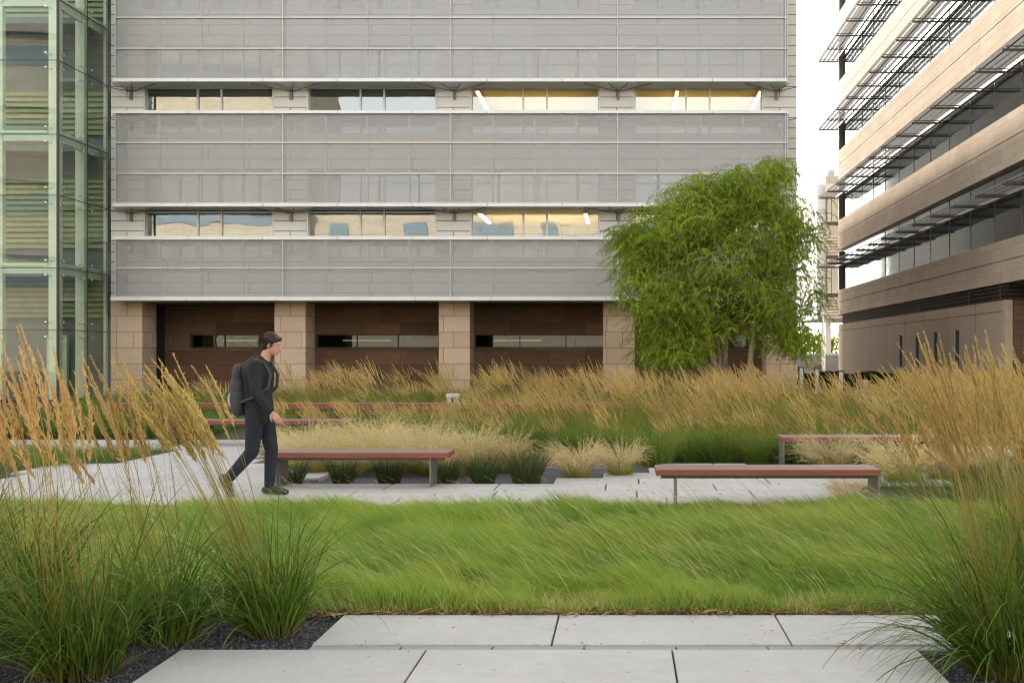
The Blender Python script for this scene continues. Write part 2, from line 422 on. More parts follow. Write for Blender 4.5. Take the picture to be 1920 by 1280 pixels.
for a, c in ((148, 154.5), (208, 214), (381, 388), (443, 450)):
    lm = MB()
    nseg = 9; xs0, xs1 = sx(214), sx(1476)
    for q in range(nseg):
        xa = xs0 + (xs1 - xs0) * q / nseg; xb = xs0 + (xs1 - xs0) * (q + 1) / nseg - .012
        lm.box(xa, xb, 40.93, 41.93, sz(c), sz(a), bev=.012)
    l = lm.build('ledge', M['ledge'], off)
    for px in (225, 531.5, 845, 1158.5, 1462):
        p0 = (wx(X0 + (px - X0) * 306 / 313.4), 41.995, sz(c) - .12)
        br = MB()
        for dx in (-1.25, -.35, .35, 1.25): br.tube([p0, (sx(px) + dx, 41.2, sz(c) - .01)], .016, 5)
        br.box(p0[0] - .05, p0[0] + .05, 41.9, 41.998, p0[2] - .3, p0[2] + .06)
        br.build('bracket', M['bandframe'], l)
lm = MB(); nseg = 9
for q in range(nseg):
    xa = sx(210) + (sx(1493) - sx(210)) * q / nseg; xb = sx(210) + (sx(1493) - sx(210)) * (q + 1) / nseg - .012
    lm.box(xa, xb, 40.93, 42.34, ARC, wz(559), bev=.012)
lm.build('ledge', M['ledge'], off)
# arcade
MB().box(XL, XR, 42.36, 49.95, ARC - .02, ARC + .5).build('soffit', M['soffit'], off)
for a, c in ((208, 267), (515, 573), (823, 881), (1131, 1190), (1437, 1494)):
    MB().box(wx(a), wx(c), 41.98, 43.25, -.1, ARC - .001).build('pillar', M['pillar'], off)
BW = 45.5
def bx(px): return PX(px, BW)
def bz(py): return PZ(py, BW)
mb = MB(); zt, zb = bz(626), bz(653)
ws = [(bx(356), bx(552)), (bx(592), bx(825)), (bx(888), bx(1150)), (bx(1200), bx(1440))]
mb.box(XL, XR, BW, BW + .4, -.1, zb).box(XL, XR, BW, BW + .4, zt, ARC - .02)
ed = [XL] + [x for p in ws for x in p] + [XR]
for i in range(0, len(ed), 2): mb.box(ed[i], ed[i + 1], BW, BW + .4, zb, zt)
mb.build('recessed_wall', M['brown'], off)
for x0, x1 in ws:
    f = MB().box(x0, x1, BW - .02, BW + .15, zb, zb + .06).box(x0, x1, BW - .02, BW + .15, zt - .06, zt)
    f.box(x0, x0 + .07, BW - .02, BW + .15, zb + .06, zt - .06).box(x1 - .07, x1, BW - .02, BW + .15, zb + .06, zt - .06)
    for q in (.33, .66): xx = x0 + (x1 - x0) * q; f.box(xx - .015, xx + .015, BW + .03, BW + .12, zb + .06, zt - .06)
    f = f.build('ribbon_window', M['dark'], off)
    MB().quad((x0, BW + .1, zb), (x1, BW + .1, zb), (x1, BW + .1, zt), (x0, BW + .1, zt)).build('pane', M['glassd'], f)
    MB().box(x0 + .6, x0 + 2.6, 47.5, 47.56, zt - .25, zt - .22).build('ceiling_lamp', M['lampdim'], off)
d = MB().box(bx(297), bx(309), BW - .12, BW - .001, -.05, ARC - .06).build('door', M['dark'], off)

# ================================================================== glass entrance hall
GX, GY = PX(205, 42.), 38.2
hall = empty('glass_hall', (GX - 3, 40, 0), 'greenish glass entrance hall with pale steel posts and louvred blinds, left of the grey building', 'building')
def gz(py): return PZ(py, GY)
M['gsteel'] = plain('pale_green_steel', (.86, .91, .82), .4, .0, .04)
M['louvre'] = plain('yellow_green_louvre', (.31, .33, .175), .5, .0, .1)
M['louvre_gap'] = plain('louvre_gap', (.20, .21, .13), .6)
M['hallwall'] = plain('hall_rear_wall', (.15, .16, .165), .7)
BE = [(gz(512), gz(492)), (gz(262), gz(242)), (gz(8), gz(-12)), (gz(-240), gz(-260))]
gp = GX - .12
for xx, yy, hw in ((gp - .12, GY + .3, .19), (PX(0, 38.5), GY + .3, .14), (gp - .12, 40.3, .16), (gp - 4.4, GY + .3, .15)):
    MB().box(xx - hw, xx + hw, yy - .1, yy + .1, 0, 20).build('post', M['gsteel'], hall)
MB().box(GX - .12, GX - .02, 41.78, 41.92, 0, 20).build('post', M['gsteel'], hall)
for z0, z1 in BE:
    m = MB().box(GX - 9, GX - .45, GY + .22, GY + .38, z0, z0 + .10).box(GX - 9, GX - .45, GY + .16, GY + .44, z1 - .1, z1).box(GX - 9, GX - .45, GY + .27, GY + .31, z0 + .1, z1 - .1)
    m.box(GX - .30, GX - .18, GY + .45, 41.8, z0, z0 + .08).box(GX - .34, GX - .12, GY + .45, 41.8, z1 - .08, z1).box(GX - .26, GX - .22, GY + .45, 41.8, z0 + .08, z1 - .08)
    m.build('beam', M['gsteel'], hall)
joints = [0.0, gz(618), (BE[0][0] + BE[0][1]) / 2, gz(366), (BE[1][0] + BE[1][1]) / 2, gz(113), (BE[2][0] + BE[2][1]) / 2, gz(-126), 18.]
for za, zc in zip(joints[:-1], joints[1:]):
    MB().quad((GX - 2.55, GY, za + .012), (GX - .02, GY, za + .012), (GX - .02, GY, zc - .012), (GX - 2.55, GY, zc - .012)).build('glass_panel', M['green'], hall)
    MB().quad((GX - 6.5, GY, za + .012), (GX - 2.58, GY, za + .012), (GX - 2.58, GY, zc - .012), (GX - 6.5, GY, zc - .012)).build('glass_panel', M['green'], hall)
    for ya, yb in ((GY + .02, 40.28), (40.31, 41.9)):
        MB().quad((GX, ya, za + .012), (GX, yb, za + .012), (GX, yb, zc - .012), (GX, ya, zc - .012)).build('glass_panel', M['green'], hall)
jm = MB()
for z in joints[1:-1]:
    jm.box(GX - 6.5, GX - .02, GY - .012, GY + .012, z - .012, z + .012).box(GX - .012, GX + .012, GY + .013, 41.9, z - .012, z + .012)
jm.box(GX - .05, GX + .02, GY - .02, GY + .05, 0, 18).box(GX - 2.58, GX - 2.55, GY - .012, GY + .012, 0, 18).box(GX - .012, GX + .012, 40.28, 40.31, 0, 18)
jm.build('joint', M['dark'], hall)
sp = MB()
for z in joints[1:-1]:
    for dz in (-.25, .25):
        for x in (GX - .42, GX - 2.3):
            sp.ell((x, GY - .02, z + dz), (.05, .025, .05), 8); sp.tube([(x, GY, z + dz), (x + .12, GY + .2, z + dz)], .018, 5)
        for y in (GY + .35, 40.0, 40.6): sp.ell((GX + .02, y, z + dz), (.025, .05, .05), 8); sp.tube([(GX, y, z + dz), (GX - .2, y + .05, z + dz)], .018, 5)
sp.build('glass_fitting', metal('polished_steel', (.7, .7, .68), .2, .9), hall)
# rear wall of the hall: louvres over dark window bands, one set a storey
MB().box(GX - 12, GX - .05, 42.2, 42.38, 0, 20).build('rear_wall', M['hallwall'], hall)
for k, (zb_, zt_) in enumerate(((gz(588), gz(500)), (gz(445), gz(300)), (gz(212), gz(120)), (gz(-30), gz(-130)))):
    lv = MB(); n = int((zt_ - zb_) / .19)
    for i in range(n):
        z = zb_ + i * (zt_ - zb_) / n
        lv.box(GX - 9, GX - .12, 41.98, 42.05, z, z + .12)
    MB().box(GX - 9, GX - .12, 42.1, 42.19, zb_, zt_).build('louvre_backing', M['louvre_gap'], hall)
    lv.build('louvre', M['louvre'], hall)
for z0, z1 in BE[:3]: MB().box(GX - 9, GX - .5, 40.6, 41.95, z0 + .05, z1 - .1).build('gallery', M['roofslab'], hall)
MB().box(GX - 2.3, GX - 1.55, 41.9, 42.1, 0, gz(625)).build('door', plain('pale_door_glass', (.50, .56, .42), .3), hall)
MB().box(GX - 9, GX, GY + .1, 42.1, -.02, .01).build('hall_floor', M['roofslab'], hall)

# ================================================================== travertine building on the right
TX, TF, TN, GE = 14.5, 75.8, 24., 42.6
tb = empty('travertine_building', (TX, 58, 0), 'tan travertine office building with long window bands and projecting louvred sunshades, on the right', 'building')
def tz(py): return EYE - (py - Y0) / 27.7
SILL = [tz(545), tz(414), tz(284), tz(155), tz(26)]; HEAD = [z + 2.72 for z in SILL]
LV0, LV1 = tz(608), tz(590)
def spandrel(z0, z1):
    m = MB(); zm = z0 + (z1 - z0) * .52
    for a, c in ((z0, zm - .02), (zm + .02, z1)): m.box(TX, TX + .35, TN, TF, a, c)
    m.box(TX + .05, TX + .3, TN, TF - .02, zm - .03, zm + .03)
    m.build('spandrel', M['trav'], tb)
spandrel(LV1, SILL[0])
for i in range(4): spandrel(HEAD[i], SILL[i + 1])
MB().box(TX + .4, TX + 20, TN, TF - .4, HEAD[4], HEAD[4] + 1).box(TX + 8, TX + 20, GE + 8, TF - .5, 0, HEAD[4]).build('core', M['int'], tb)
MB().box(TX + .36, TX + 20, TF - .36, TF, 0, HEAD[4]).build('gable_wall', M['trav'], tb)
for i in range(5):
    z0, z1 = SILL[i], HEAD[i]
    f = MB()
    y = TF - .25; first = True
    f.box(TX + .18, TX + .32, TN, TF - .001, z0 + .002, z0 + .07).box(TX + .18, TX + .32, TN, TF - .001, z1 - .07, z1 - .002)
    f.box(TX + .02, TX + .34, TF - .15, TF - .002, z0 + .071, z1 - .071)
    ys = []
    while y > TN + .5: ys.append(y); y -= 3.1
    for y in ys: f.box(TX + .228, TX + .262, y - .012, y + .012, z0 + .07, z1 - .07)
    f = f.build('window_band', M['bandframe'], tb)
    p = MB()
    ys = [TF - .15] + ys + [TN]
    for a, c in zip(ys[:-1], ys[1:]):
        e = rr.uniform(-.006, .006); p.quad((TX + .25 + e, a, z0 + .07), (TX + .25 - e, c, z0 + .07), (TX + .25 - e, c, z1 - .07), (TX + .25 + e, a, z1 - .07))
    p.build('pane', M['glassr'], f)
    MB().box(TX + .4, TX + 7.9, TN, TF - .4, z0 - .5, z0 - .1).build('floor_slab', M['carpet'], tb)
    MB().box(TX + .4, TX + 7.9, TN, TF - .4, z1 + .1, z1 + .25).build('ceiling', M['ceil'], tb)
    zs_ = z0 + 1.72
    sh = MB()
    for k in range(4):
        xx = TX - 1.10 + k * .29
        sh.add([(xx - .115, TN, zs_ - .02), (xx, TN, zs_ - .032), (xx + .115, TN, zs_ + .008), (xx, TN, zs_ + .02), (xx - .115, TF + 1., zs_ - .02), (xx, TF + 1., zs_ - .032), (xx + .115, TF + 1., zs_ + .008), (xx, TF + 1., zs_ + .02)],
               [(0, 1, 2, 3), (7, 6, 5, 4), (0, 4, 5, 1), (1, 5, 6, 2), (2, 6, 7, 3), (3, 7, 4, 0)])
    sh = sh.build('sunshade', M['frost'], tb)
    bk = MB(); y = TF + .9
    while y > TN + 1:
        bk.box(TX - 1.16, TX + .24, y - .03, y + .03, zs_ - .12, zs_ - .034).box(TX - 1.16, TX + .24, y - .40, y - .37, zs_ - .07, zs_ - .034); y -= 3.1
    bk.box(TX - .02, TX + .1, TN, TF + 1., zs_ - .08, zs_ + .06)
    bk.build('bracket', M['shade_metal'], sh)
m = MB(); n = 4
for k in range(n):
    z = LV0 + (LV1 - LV0) * (k + .25) / n; m.box(TX + .0, TX + .07, GE, TF - .02, z, z + .03); m.box(TX + .071, TX + 8, GE - .02, GE + .05, z, z + .03)
y = TF - 1.5
while y > GE: m.box(TX - .035, TX - .021, y - .035, y + .035, LV0, LV1); y -= 3.9
m.build('louvre_band', M['slat'], tb)
MB().box(TX + .2, TX + 12, GE + .12, TF - .5, LV0, LV1 - .002).build('louvre_backing', plain('louvre_shadow', (.03, .022, .018), .9), tb)  # dark sheet, shade between the slats put into its colour
# ground storey wall with four slit windows
sl_y = [14.75 * F / (px - X0) for px in (1697, 1728, 1763, 1804)]; S0_, S1_ = .2, PZ(617, 48.)
SW = .34; ycuts = [TF]
m = MB()
for yc in sl_y:
    m.box(TX + .02, TX + .5, yc + SW, ycuts[-1], -.1, LV0); m.box(TX + .02, TX + .5, yc - SW, yc + SW, -.1, S0_); m.box(TX + .02, TX + .5, yc - SW, yc + SW, S1_, LV0); ycuts.append(yc - SW)
m.box(TX + .02, TX + .5, GE + .3, ycuts[-1], -.1, LV0)
m.build('ground_wall', M['trav2'], tb)
for yc in sl_y:
    f = MB().box(TX + .05, TX + .4, yc - SW, yc - SW + .05, S0_, S1_).box(TX + .05, TX + .4, yc + SW - .05, yc + SW, S0_, S1_).box(TX + .05, TX + .4, yc - SW + .05, yc + SW - .05, S1_ - .05, S1_).build('slit_window', M['blueframe'], tb)
    MB().box(TX + .32, TX + .36, yc - SW + .05, yc + SW - .05, S0_, S1_ - .05).build('pane', plain('blue_grey_glass', (.12, .16, .21), .15), f)
MB().box(TX - .01, TX + .28, GE, GE + .298, -.1, LV0).build('corner_pilaster', plain('sunlit_stone_edge', (.56, .45, .33), .85, spec=.05), tb)  # sun on the stone edge is put into its pale colour
MB().box(TX + .281, TX + 14, GE + .06, GE + .29, -.1, LV0).build('end_wall', M['brown'], tb)  # dark stone stands in for the overhang's shade on this wall
MB().box(TX + .36, TX + 14, TN, GE, LV1 - .1, LV1 + .3).build('soffit', M['soffit'], tb)

# ================================================================== far building in the gap and the mirrored one behind the viewer
FD = 108.
fb = empty('far_building', (22, FD + 5, 0), 'small pale louvred building far away between the grey and the travertine buildings', 'building')
def fx(px): return PX(px, FD)
def fz(py): return PZ(py, FD)
MB().box(fx(1548), fx(1700), FD, FD + 14, fz(597), fz(330)).box(fx(1556), fx(1568), FD + 1, FD + 8, fz(330), fz(316)).build('wall', plain('far_stone', (.46, .40, .33), .7), fb)
MB().box(fx(1533), fx(1548), FD + .3, FD + 13, fz(597), fz(345)).build('side_bay', plain('far_white', (.62, .62, .60), .6), fb)
for a, c in ((368, 422), (480, 556)):
    f = MB().box(fx(1549.5), fx(1600), FD - .12, FD - .01, fz(c), fz(a)).build('window', M['dark'], fb)
    MB().box(fx(1550.5), fx(1558), FD - .16, FD - .121, fz(c) + .3, fz(a) - .3).box(fx(1559), fx(1600), FD - .16, FD - .121, fz(c) + .3, fz(a) - .3).build('pane', M['glassr'], f)
m = MB()
for a, c in ((440, 478), (556, 596), (345, 362)):
    n = 7
    for i in range(n): z = fz(c) + (fz(a) - fz(c)) * i / n; m.box(fx(1546), fx(1600), FD - .25, FD - .17, z, z + .12)
m.build('louvre', M['rail'], fb)
for px in (1552, 1600): MB().box(fx(px), fx(px) + .5, FD + 1, FD + 1.5, 0, fz(597)).build('column', M['conc'], fb)

rb = empty('mirrored_building', (-20, -34, 0), 'cream building with blue windows, seen only as a reflection in the office windows', 'building')
M['cream'] = masonry('cream_panels', (.62, .55, .45), (.68, .61, .50), (.3, .26, .2), 3., 1.2, .02)
MB().box(-34, 40, -48, -34, 0, 17.).build('wall', M['cream'], rb)
MB().box(-75, -34, -48, -30, 0, 33.).build('tower_wall', M['cream'], rb)
M['bluewin'] = plain('blue_window_glass', (.16, .24, .30), .1)
for zz in (4.8, 9.2, 13.3):
    for k in range(9):
        x = -31 + 7.6 * k + rr.uniform(-.4, .4)
        MB().box(x, x + rr.choice([1.6, 2.6, 4.2]), -33.98, -33.9, zz, zz + 2.2).build('window', M['bluewin'], rb)
for zz in (8, 15., 22., 29.):
    MB().box(-74, -36, -29.98, -29.9, zz, zz + 1.9).build('window', M['bluewin'], rb)
    MB().bar((-74, -29.2, zz + 4.6), (-35, -29.2, zz + 1.5), .6, .5).build('diagonal_bar', M['conc'], rb)  # sloping bar added to give diagonals in the window reflections
# ================================================================== ground, paving, gravel
def stuff(o, label, cat, kind='stuff'): return tag(o, label, cat, kind=kind)
b = N('garden_soil'); v = b.obj()
c = b.ramp(b.noise(v, 1.3, 6), [(.35, (.045, .042, .022)), (.65, (.075, .080, .032))])
M['soil'] = b.done(b.principled(c, .95, 0, b.bump(b.noise(v, 14, 4), .5, .05)))
g = MB().quad((-900, -300, -.06), (900, -300, -.06), (900, 2200, -.06), (-900, 2200, -.06)).build('ground', M['soil']); g['kind'] = 'structure'
b = N('distant_asphalt'); v = b.obj()
c = b.ramp(b.noise(v, .4, 6), [(.3, (.17, .165, .155)), (.7, (.23, .22, .21))])
M['asph'] = b.done(b.principled(c, .85))
g = MB().quad((7.5, 56, -.05), (400, 56, -.05), (400, 900, -.05), (7.5, 900, -.05)).build('street', M['asph']); g['kind'] = 'structure'
def paving_mat(name, c0, c1):
    b = N(name); v = b.obj()
    n1 = b.noise(v, .8, 5); n2 = b.noise(v, 9, 6, .7); n3 = b.noise(v, 140, 2)
    c = b.ramp(n1, [(.3, c0), (.7, c1)])
    c = b.mix(1., c, b.ramp(n2, [(.3, (.90, .895, .89)), (.7, (1.04, 1.035, 1.03))]), 'MULTIPLY')
    sp = b.ramp(b.noise(v, 23, 2, .4), [(.68, (1, 1, 1)), (.76, (.66, .64, .62))])
    c = b.mix(1., c, sp, 'MULTIPLY')
    isl = b.n('ShaderNodeNewGeometry').outputs['Random Per Island']
    c = b.n('ShaderNodeHueSaturation', {'Color': c, 'Value': b.n('ShaderNodeMapRange', {'Value': isl, 'To Min': .94, 'To Max': 1.04}).outputs[0]}).outputs[0]
    return b.done(b.principled(c, .75, 0, b.bump(b.math('ADD', b.math('MULTIPLY', n3, .3), n2), .12, .006), .35))
M['pave'] = paving_mat('concrete_pavers', (.385, .378, .365), (.46, .453, .44))
M['pave2'] = paving_mat('garden_pavers', (.43, .42, .405), (.49, .478, .46))
M['joint'] = plain('paving_joint', (.10, .095, .085), .9)
M['strip'] = plain('drain_stone', (.24, .255, .27), .7, 0, .08, 6, .15)
def slabs(rects, name, mat, g=.005):
    m = MB()
    for x0, x1, y0, y1 in rects: m.box(x0 + g, x1 - g, y0 + g, y1 - g, -.055, 0, bev=.004)
    o = m.build(name, mat); o['kind'] = 'structure'; return o
rc = []
for i in range(4):
    x = -1.63 + 1.2525 * i
    if i < 3: rc.append((x, x + 1.2525, 5.83, 6.50))
for r_, (y0, y1) in enumerate(((5.02, 5.735), (4.3, 5.02), (3.6, 4.3), (2.9, 3.6), (2.2, 2.9), (1.5, 2.2))):
    for i in range(3):
        x = -2.27 + 1.2583 * i + (.6 if r_ % 2 else 0)
        rc.append((x, x + 1.2583, y0, y1))
rc = [q for q in rc if not (q[3] < 5.72 and q[3] > 4.9 and False)]
rc[3:] = [(-2.27 + 1.2583 * i, -2.27 + 1.2583 * (i + 1), y0, y1) for (y0, y1) in ((4.3, 5.735), (2.8, 4.295), (1.3, 2.795), (-.2, 1.295)) for i in range(3)]
slabs(rc, 'terrace_paving', M['pave'])
m = MB()
for i in range(8):
    x = -1.63 + .475 * i; m.box(x + .004, x + .471, 5.742, 5.824, -.055, -.008, bev=.003)
m.build('drain_strip', M['strip'])['kind'] = 'structure'
m = MB().box(-2.26, 1.5, -.2, 5.73, -.058, -.03).box(-1.62, 2.12, 5.735, 6.49, -.058, -.03).build('terrace_bedding', M['joint']); m['kind'] = 'structure'
YR = [11.27, 11.89, 12.52, 13.15, 13.78, 14.40, 15.03, 15.66, 16.29, 16.92, 17.55, 18.18, 18.81, 19.44, 20.07]
def rowspans(i):
    D = YR[i]
    if i < 3: return [(-7.6, 2.6)]
    if i == 3: return [(-7.6, -4.22), (-.84, 3.9)]
    if i == 4: return [(-7.6, -3.75), (-.27, 3.9)]
    if i == 5: return [(-7.9, -3.75), (.32, 2.1)]
    if i == 6: return [(-7.9, -4.6), (.5, 1.7)]
    if i < 11: return [(-7.1, -5.2 - .25 * (i - 7))]
    return [(-12.4, -6.2 - .1 * (i - 11))]
rc = []; rq = random.Random(11)
for i in range(len(YR) - 1):
    for x0, x1 in rowspans(i):
        x = x0; first = True
        while x < x1 - .05:
            L = rq.choice([1.25, 1.25, .95, 1.55]) if not first else rq.uniform(.6, 1.25); first = False
            e = min(x + L, x1)
            if x1 - e < .3: e = x1
            rc.append((x, e, YR[i], YR[i + 1])); x = e
slabs(rc, 'garden_paving', M['pave2'], .009)
m = MB()
for i in range(len(YR) - 1):
    for x0, x1 in rowspans(i): m.box(x0 + .01, x1 - .01, YR[i] + (.001 if i else .01), YR[i + 1] - .001, -.0585, -.03)
m.build('paving_bedding', M['joint'])['kind'] = 'structure'

# slate gravel: a dark sheet with loose chips on it
b = N('slate_gravel'); v = b.obj()
vo = b.n('ShaderNodeTexVoronoi', {'Vector': v, 'Scale': 70.}); 
c = b.ramp(b.n('ShaderNodeSeparateColor', {0: vo.outputs['Color']}).outputs[0], [(.0, (.025, .027, .033)), (.6, (.055, .059, .069)), (1., (.12, .125, .135))])
M['slate'] = b.done(b.principled(c, .8, 0, b.bump(vo.outputs['Distance'], .8, .02)))
M['chip'] = leafmat('slate_chip', (.050, .054, .064), (.16, .168, .185), (.12, .12, .13), .9, .0, 0., .7)
areas = [(-5.5, -1.6, 3.4, 6.75), (1.5, 5.5, 3.4, 5.75), (2.13, 5.5, 5.7, 6.7), (-4.3, -.27, 13.1, 15.4), (-.3, 2.4, 14.3, 15.8)]
def gravel_sheet():
    m = MB()
    for x0, x1, y0, y1 in ((-5.5, -2.27, 3.4, 6.75), (-2.28, -1.63, 5.74, 6.75), (1.505, 5.5, 3.4, 5.74), (2.13, 5.5, 5.741, 6.75)): m.quad((x0, y0, -.04), (x1, y0, -.04), (x1, y1, -.04), (x0, y1, -.04))
    for x0, x1, y0, y1 in ((-4.22, -.84, 13.14, 13.79), (-3.75, -.27, 13.79, 14.41), (-3.75, .32, 14.41, 15.04), (-4.6, .5, 15.041, 16.2), (.501, 6.5, 15.67, 16.2), (3.9, 6.5, 13.2, 15.66)): m.quad((x0, y0, -.045), (x1, y0, -.045), (x1, y1, -.045), (x0, y1, -.045))
    return m.build('gravel_bed', M['slate'])
gravel_sheet()['kind'] = 'structure'
B = Blades(5); rg = B.r
def on_gravel(x, y):
    near = (y < 6.7) & (((x < -2.27)) | ((x < -1.64) & (y > 5.75)) | ((x > 1.51) & (y < 5.73)) | ((x > 2.14)))
    return near
n = 60000
x = np.where(rg.random(n) < .62, rg.uniform(-3.7, -1.6, n), rg.uniform(1.5, 2.6, n)); y = rg.uniform(4.6, 6.75, n)
k = on_gravel(x, y); x, y = x[k], y[k]; n = len(x)
p = np.stack([x, y, rg.uniform(-.042, -.018, n)], 1)
d = rg.normal(size=(n, 3)); d[:, 2] *= .5
B.chips(p, d, rg.uniform(.008, .019, n), rg.uniform(.006, .014, n))
o = put(B.mesh('gravel', M['chip']), 'gravel'); stuff(o, 'dark slate gravel chips around the foreground grass clumps', 'gravel')

# ================================================================== lawn
M['lawn'] = leafmat('fescue_blades', (.105, .22, .018), (.33, .455, .068), (.55, .56, .19), .5, .5, .4, .5, .55, (.34, .42, .055), .25, base=(.20, .18, .05))
M['straw'] = leafmat('straw_stems', (.50, .40, .18), (.62, .52, .28), (.55, .42, .20), .6, .5, .3, .6)
def field(x, y, f, ph): return np.sin(x * f + ph + 1.7 * np.sin(y * f * .7 + ph * 2)) * np.cos(y * f * .9 - ph * 1.3 + 1.1 * np.sin(x * f * .6))
def lawn(seed, n, x0, x1, y0, y1, Lr, name, mats, inside=None, edge=None, wind=-.9, wid=(.0028, .005), z=-.03, strawn=0, strawL=(.25, .5), edge_d=.25):
    B = Blades(seed); r = B.r
    x = r.uniform(x0, x1, n); y = y0 + (y1 - y0) * r.random(n) ** 1.25
    if inside is not None: k = inside(x, y); x, y = x[k], y[k]
    n = len(x)
    h = .5 + .5 * (field(x, y, 2.3, .4) * .6 + field(x, y, 5.1, 1.9) * .4)
    az = np.pi + .75 * field(x, y, 1.6, 2.2) + .45 * field(x, y, 4.3, .7) + .5 * field(x, y, 11., 3.1) + r.normal(0, .5, n)
    L = r.uniform(*Lr, n) * (.72 + .5 * h) * (.85 + .3 * field(x, y, 9., 4.4)) * r.choice([1., 1., .75, 1.25], n)
    e = np.ones(n)
    if edge is not None: e = np.clip((y - edge) / edge_d, 0, 1); L *= (.62 + .38 * e)
    az = np.where(r.random(n) < (1 - e) * .7, r.uniform(0, 2 * np.pi, n), az)
    az = np.where(r.random(n) < .16, r.uniform(0, 2 * np.pi, n), az)
    th0 = r.uniform(.05, .5, n) * (.4 + .6 * e); th1 = r.uniform(1.35, 1.95, n) * (.45 + .55 * e) * (1.08 - .25 * h)
    base = np.stack([x, y, np.full(n, z) + .05 * h], 1)
    v = np.clip(.75 * r.random(n) + .3 * h - .05 + (1 - e) * .1, 0, 1)
    L = L * np.where(y > y1 - .5, .7, 1.)
    B.ribbons(base, az, th0, th1, L, r.uniform(*wid, n), 4, 1.0, None, None, 0, v)
    if strawn:
        # pale seed stems blown over the top
        xs = r.uniform(x0, x1, strawn); ys = r.uniform(y0, y1, strawn)
        if inside is not None: k = inside(xs, ys); xs, ys = xs[k], ys[k]
        keep = field(xs, ys, 1.3, 5.) + r.normal(0, .5, len(xs)) > -.1; xs, ys = xs[keep], ys[keep]; m_ = len(xs)
        P = B.ribbons(np.stack([xs, ys, np.full(m_, z + .04)], 1), np.pi + r.normal(0, .35, m_), r.uniform(.2, .7, m_), r.uniform(1., 1.5, m_), r.uniform(*strawL, m_), r.uniform(.0026, .004, m_), 5, 1.1, m=1)
        sel = r.random(m_) < .8
        B.plumes(P[sel], .72, 9, .022, .0035, .22, m=1)
    if edge is not None:
        q = int((x1 - x0) * 700); xs = r.uniform(x0, x1, q); ys = edge - .02 + np.abs(r.normal(0, .11, q))
        if inside is not None: k = inside(xs, ys); xs, ys = xs[k], ys[k]; q = len(xs)
        B.ribbons(np.stack([xs, ys, np.full(q, z)], 1), r.uniform(0, 2 * np.pi, q), r.uniform(.1, .8, q), r.uniform(.5, 1.6, q), r.uniform(.06, .2, q), r.uniform(.0025, .005, q), 3, m=1)
    return put(B.mesh(name, mats), name)
m = MB(); m.quad((-9, 6.54, -.035), (9, 6.54, -.035), (9, 11.27, -.035), (-9, 11.27, -.035)); o = m.build('lawn_soil', plain('lawn_thatch', (.085, .088, .030), .95, 0, .35, 6)); o['kind'] = 'structure'
o = lawn(21, 215000, -6.6, 5.2, 6.56, 11.2, (.17, .29), 'lawn_grass', [M['lawn'], M['straw']], lambda x, y: np.abs(x + .9 - .0) < .62 * y + .6, 6.56, strawn=4600, edge_d=.42, wid=(.0035, .0068))
stuff(o, 'soft windswept green fescue lawn with pale seed stems', 'grass')
B = Blades(12); r = B.r; n = 130
x = r.uniform(-2.2, 2.1, n); y = np.where(r.random(n) < .6, 5.78 + r.normal(0, .05, n), 6.5 - np.abs(r.normal(0, .35, n)))
B.chips(np.stack([x, y, np.full(n, .004)], 1), np.stack([r.normal(size=n), r.normal(size=n), 0.08 * r.random(n)], 1), r.uniform(.008, .035, n), r.uniform(.003, .009, n))
x = rg.uniform(-6, 2.4, 260); y = rg.uniform(11.3, 14, 260); n = 260
B.chips(np.stack([x, y, np.full(n, .004)], 1), np.stack([r.normal(size=n), r.normal(size=n), 0.08 * r.random(n)], 1), r.uniform(.02, .05, n), r.uniform(.005, .014, n))
M['debris'] = leafmat('grass_debris', (.20, .13, .07), (.36, .28, .15), (.3, .2, .1), .9, .1, .1, .8)
o = put(B.mesh('debris', M['debris']), 'debris'); stuff(o, 'scraps of dry grass lying on the pale paving slabs', 'debris')
# leaf litter along the front edge of the lawn
B = Blades(9); r = B.r; n = 900
x = r.uniform(-2.6, 2.3, n); y = 6.53 + np.abs(r.normal(0, .05, n)); 
k = r.random(n) < .02; y = np.where(k, r.uniform(4.9, 6.4, n), y)
k = (y > 6.5); x, y = x[k], y[k]; n = len(x)
B.ribbons(np.stack([x, y, np.full(n, -.0)], 1), r.uniform(0, 6.28, n), r.uniform(1.0, 1.5, n), r.uniform(1.4, 2., n), r.uniform(.03, .16, n), r.uniform(.008, .024, n), 4, prof=[.3, 1, .9, .6, .1])
M['litter'] = leafmat('dry_leaf_litter', (.26, .15, .07), (.44, .31, .17), (.3, .2, .1), .8, .3, .15, .8)
o = put(B.mesh('leaf_litter', M['litter']), 'leaf_litter'); stuff(o, 'dry brown leaf litter along the front edge of the lawn', 'leaves')

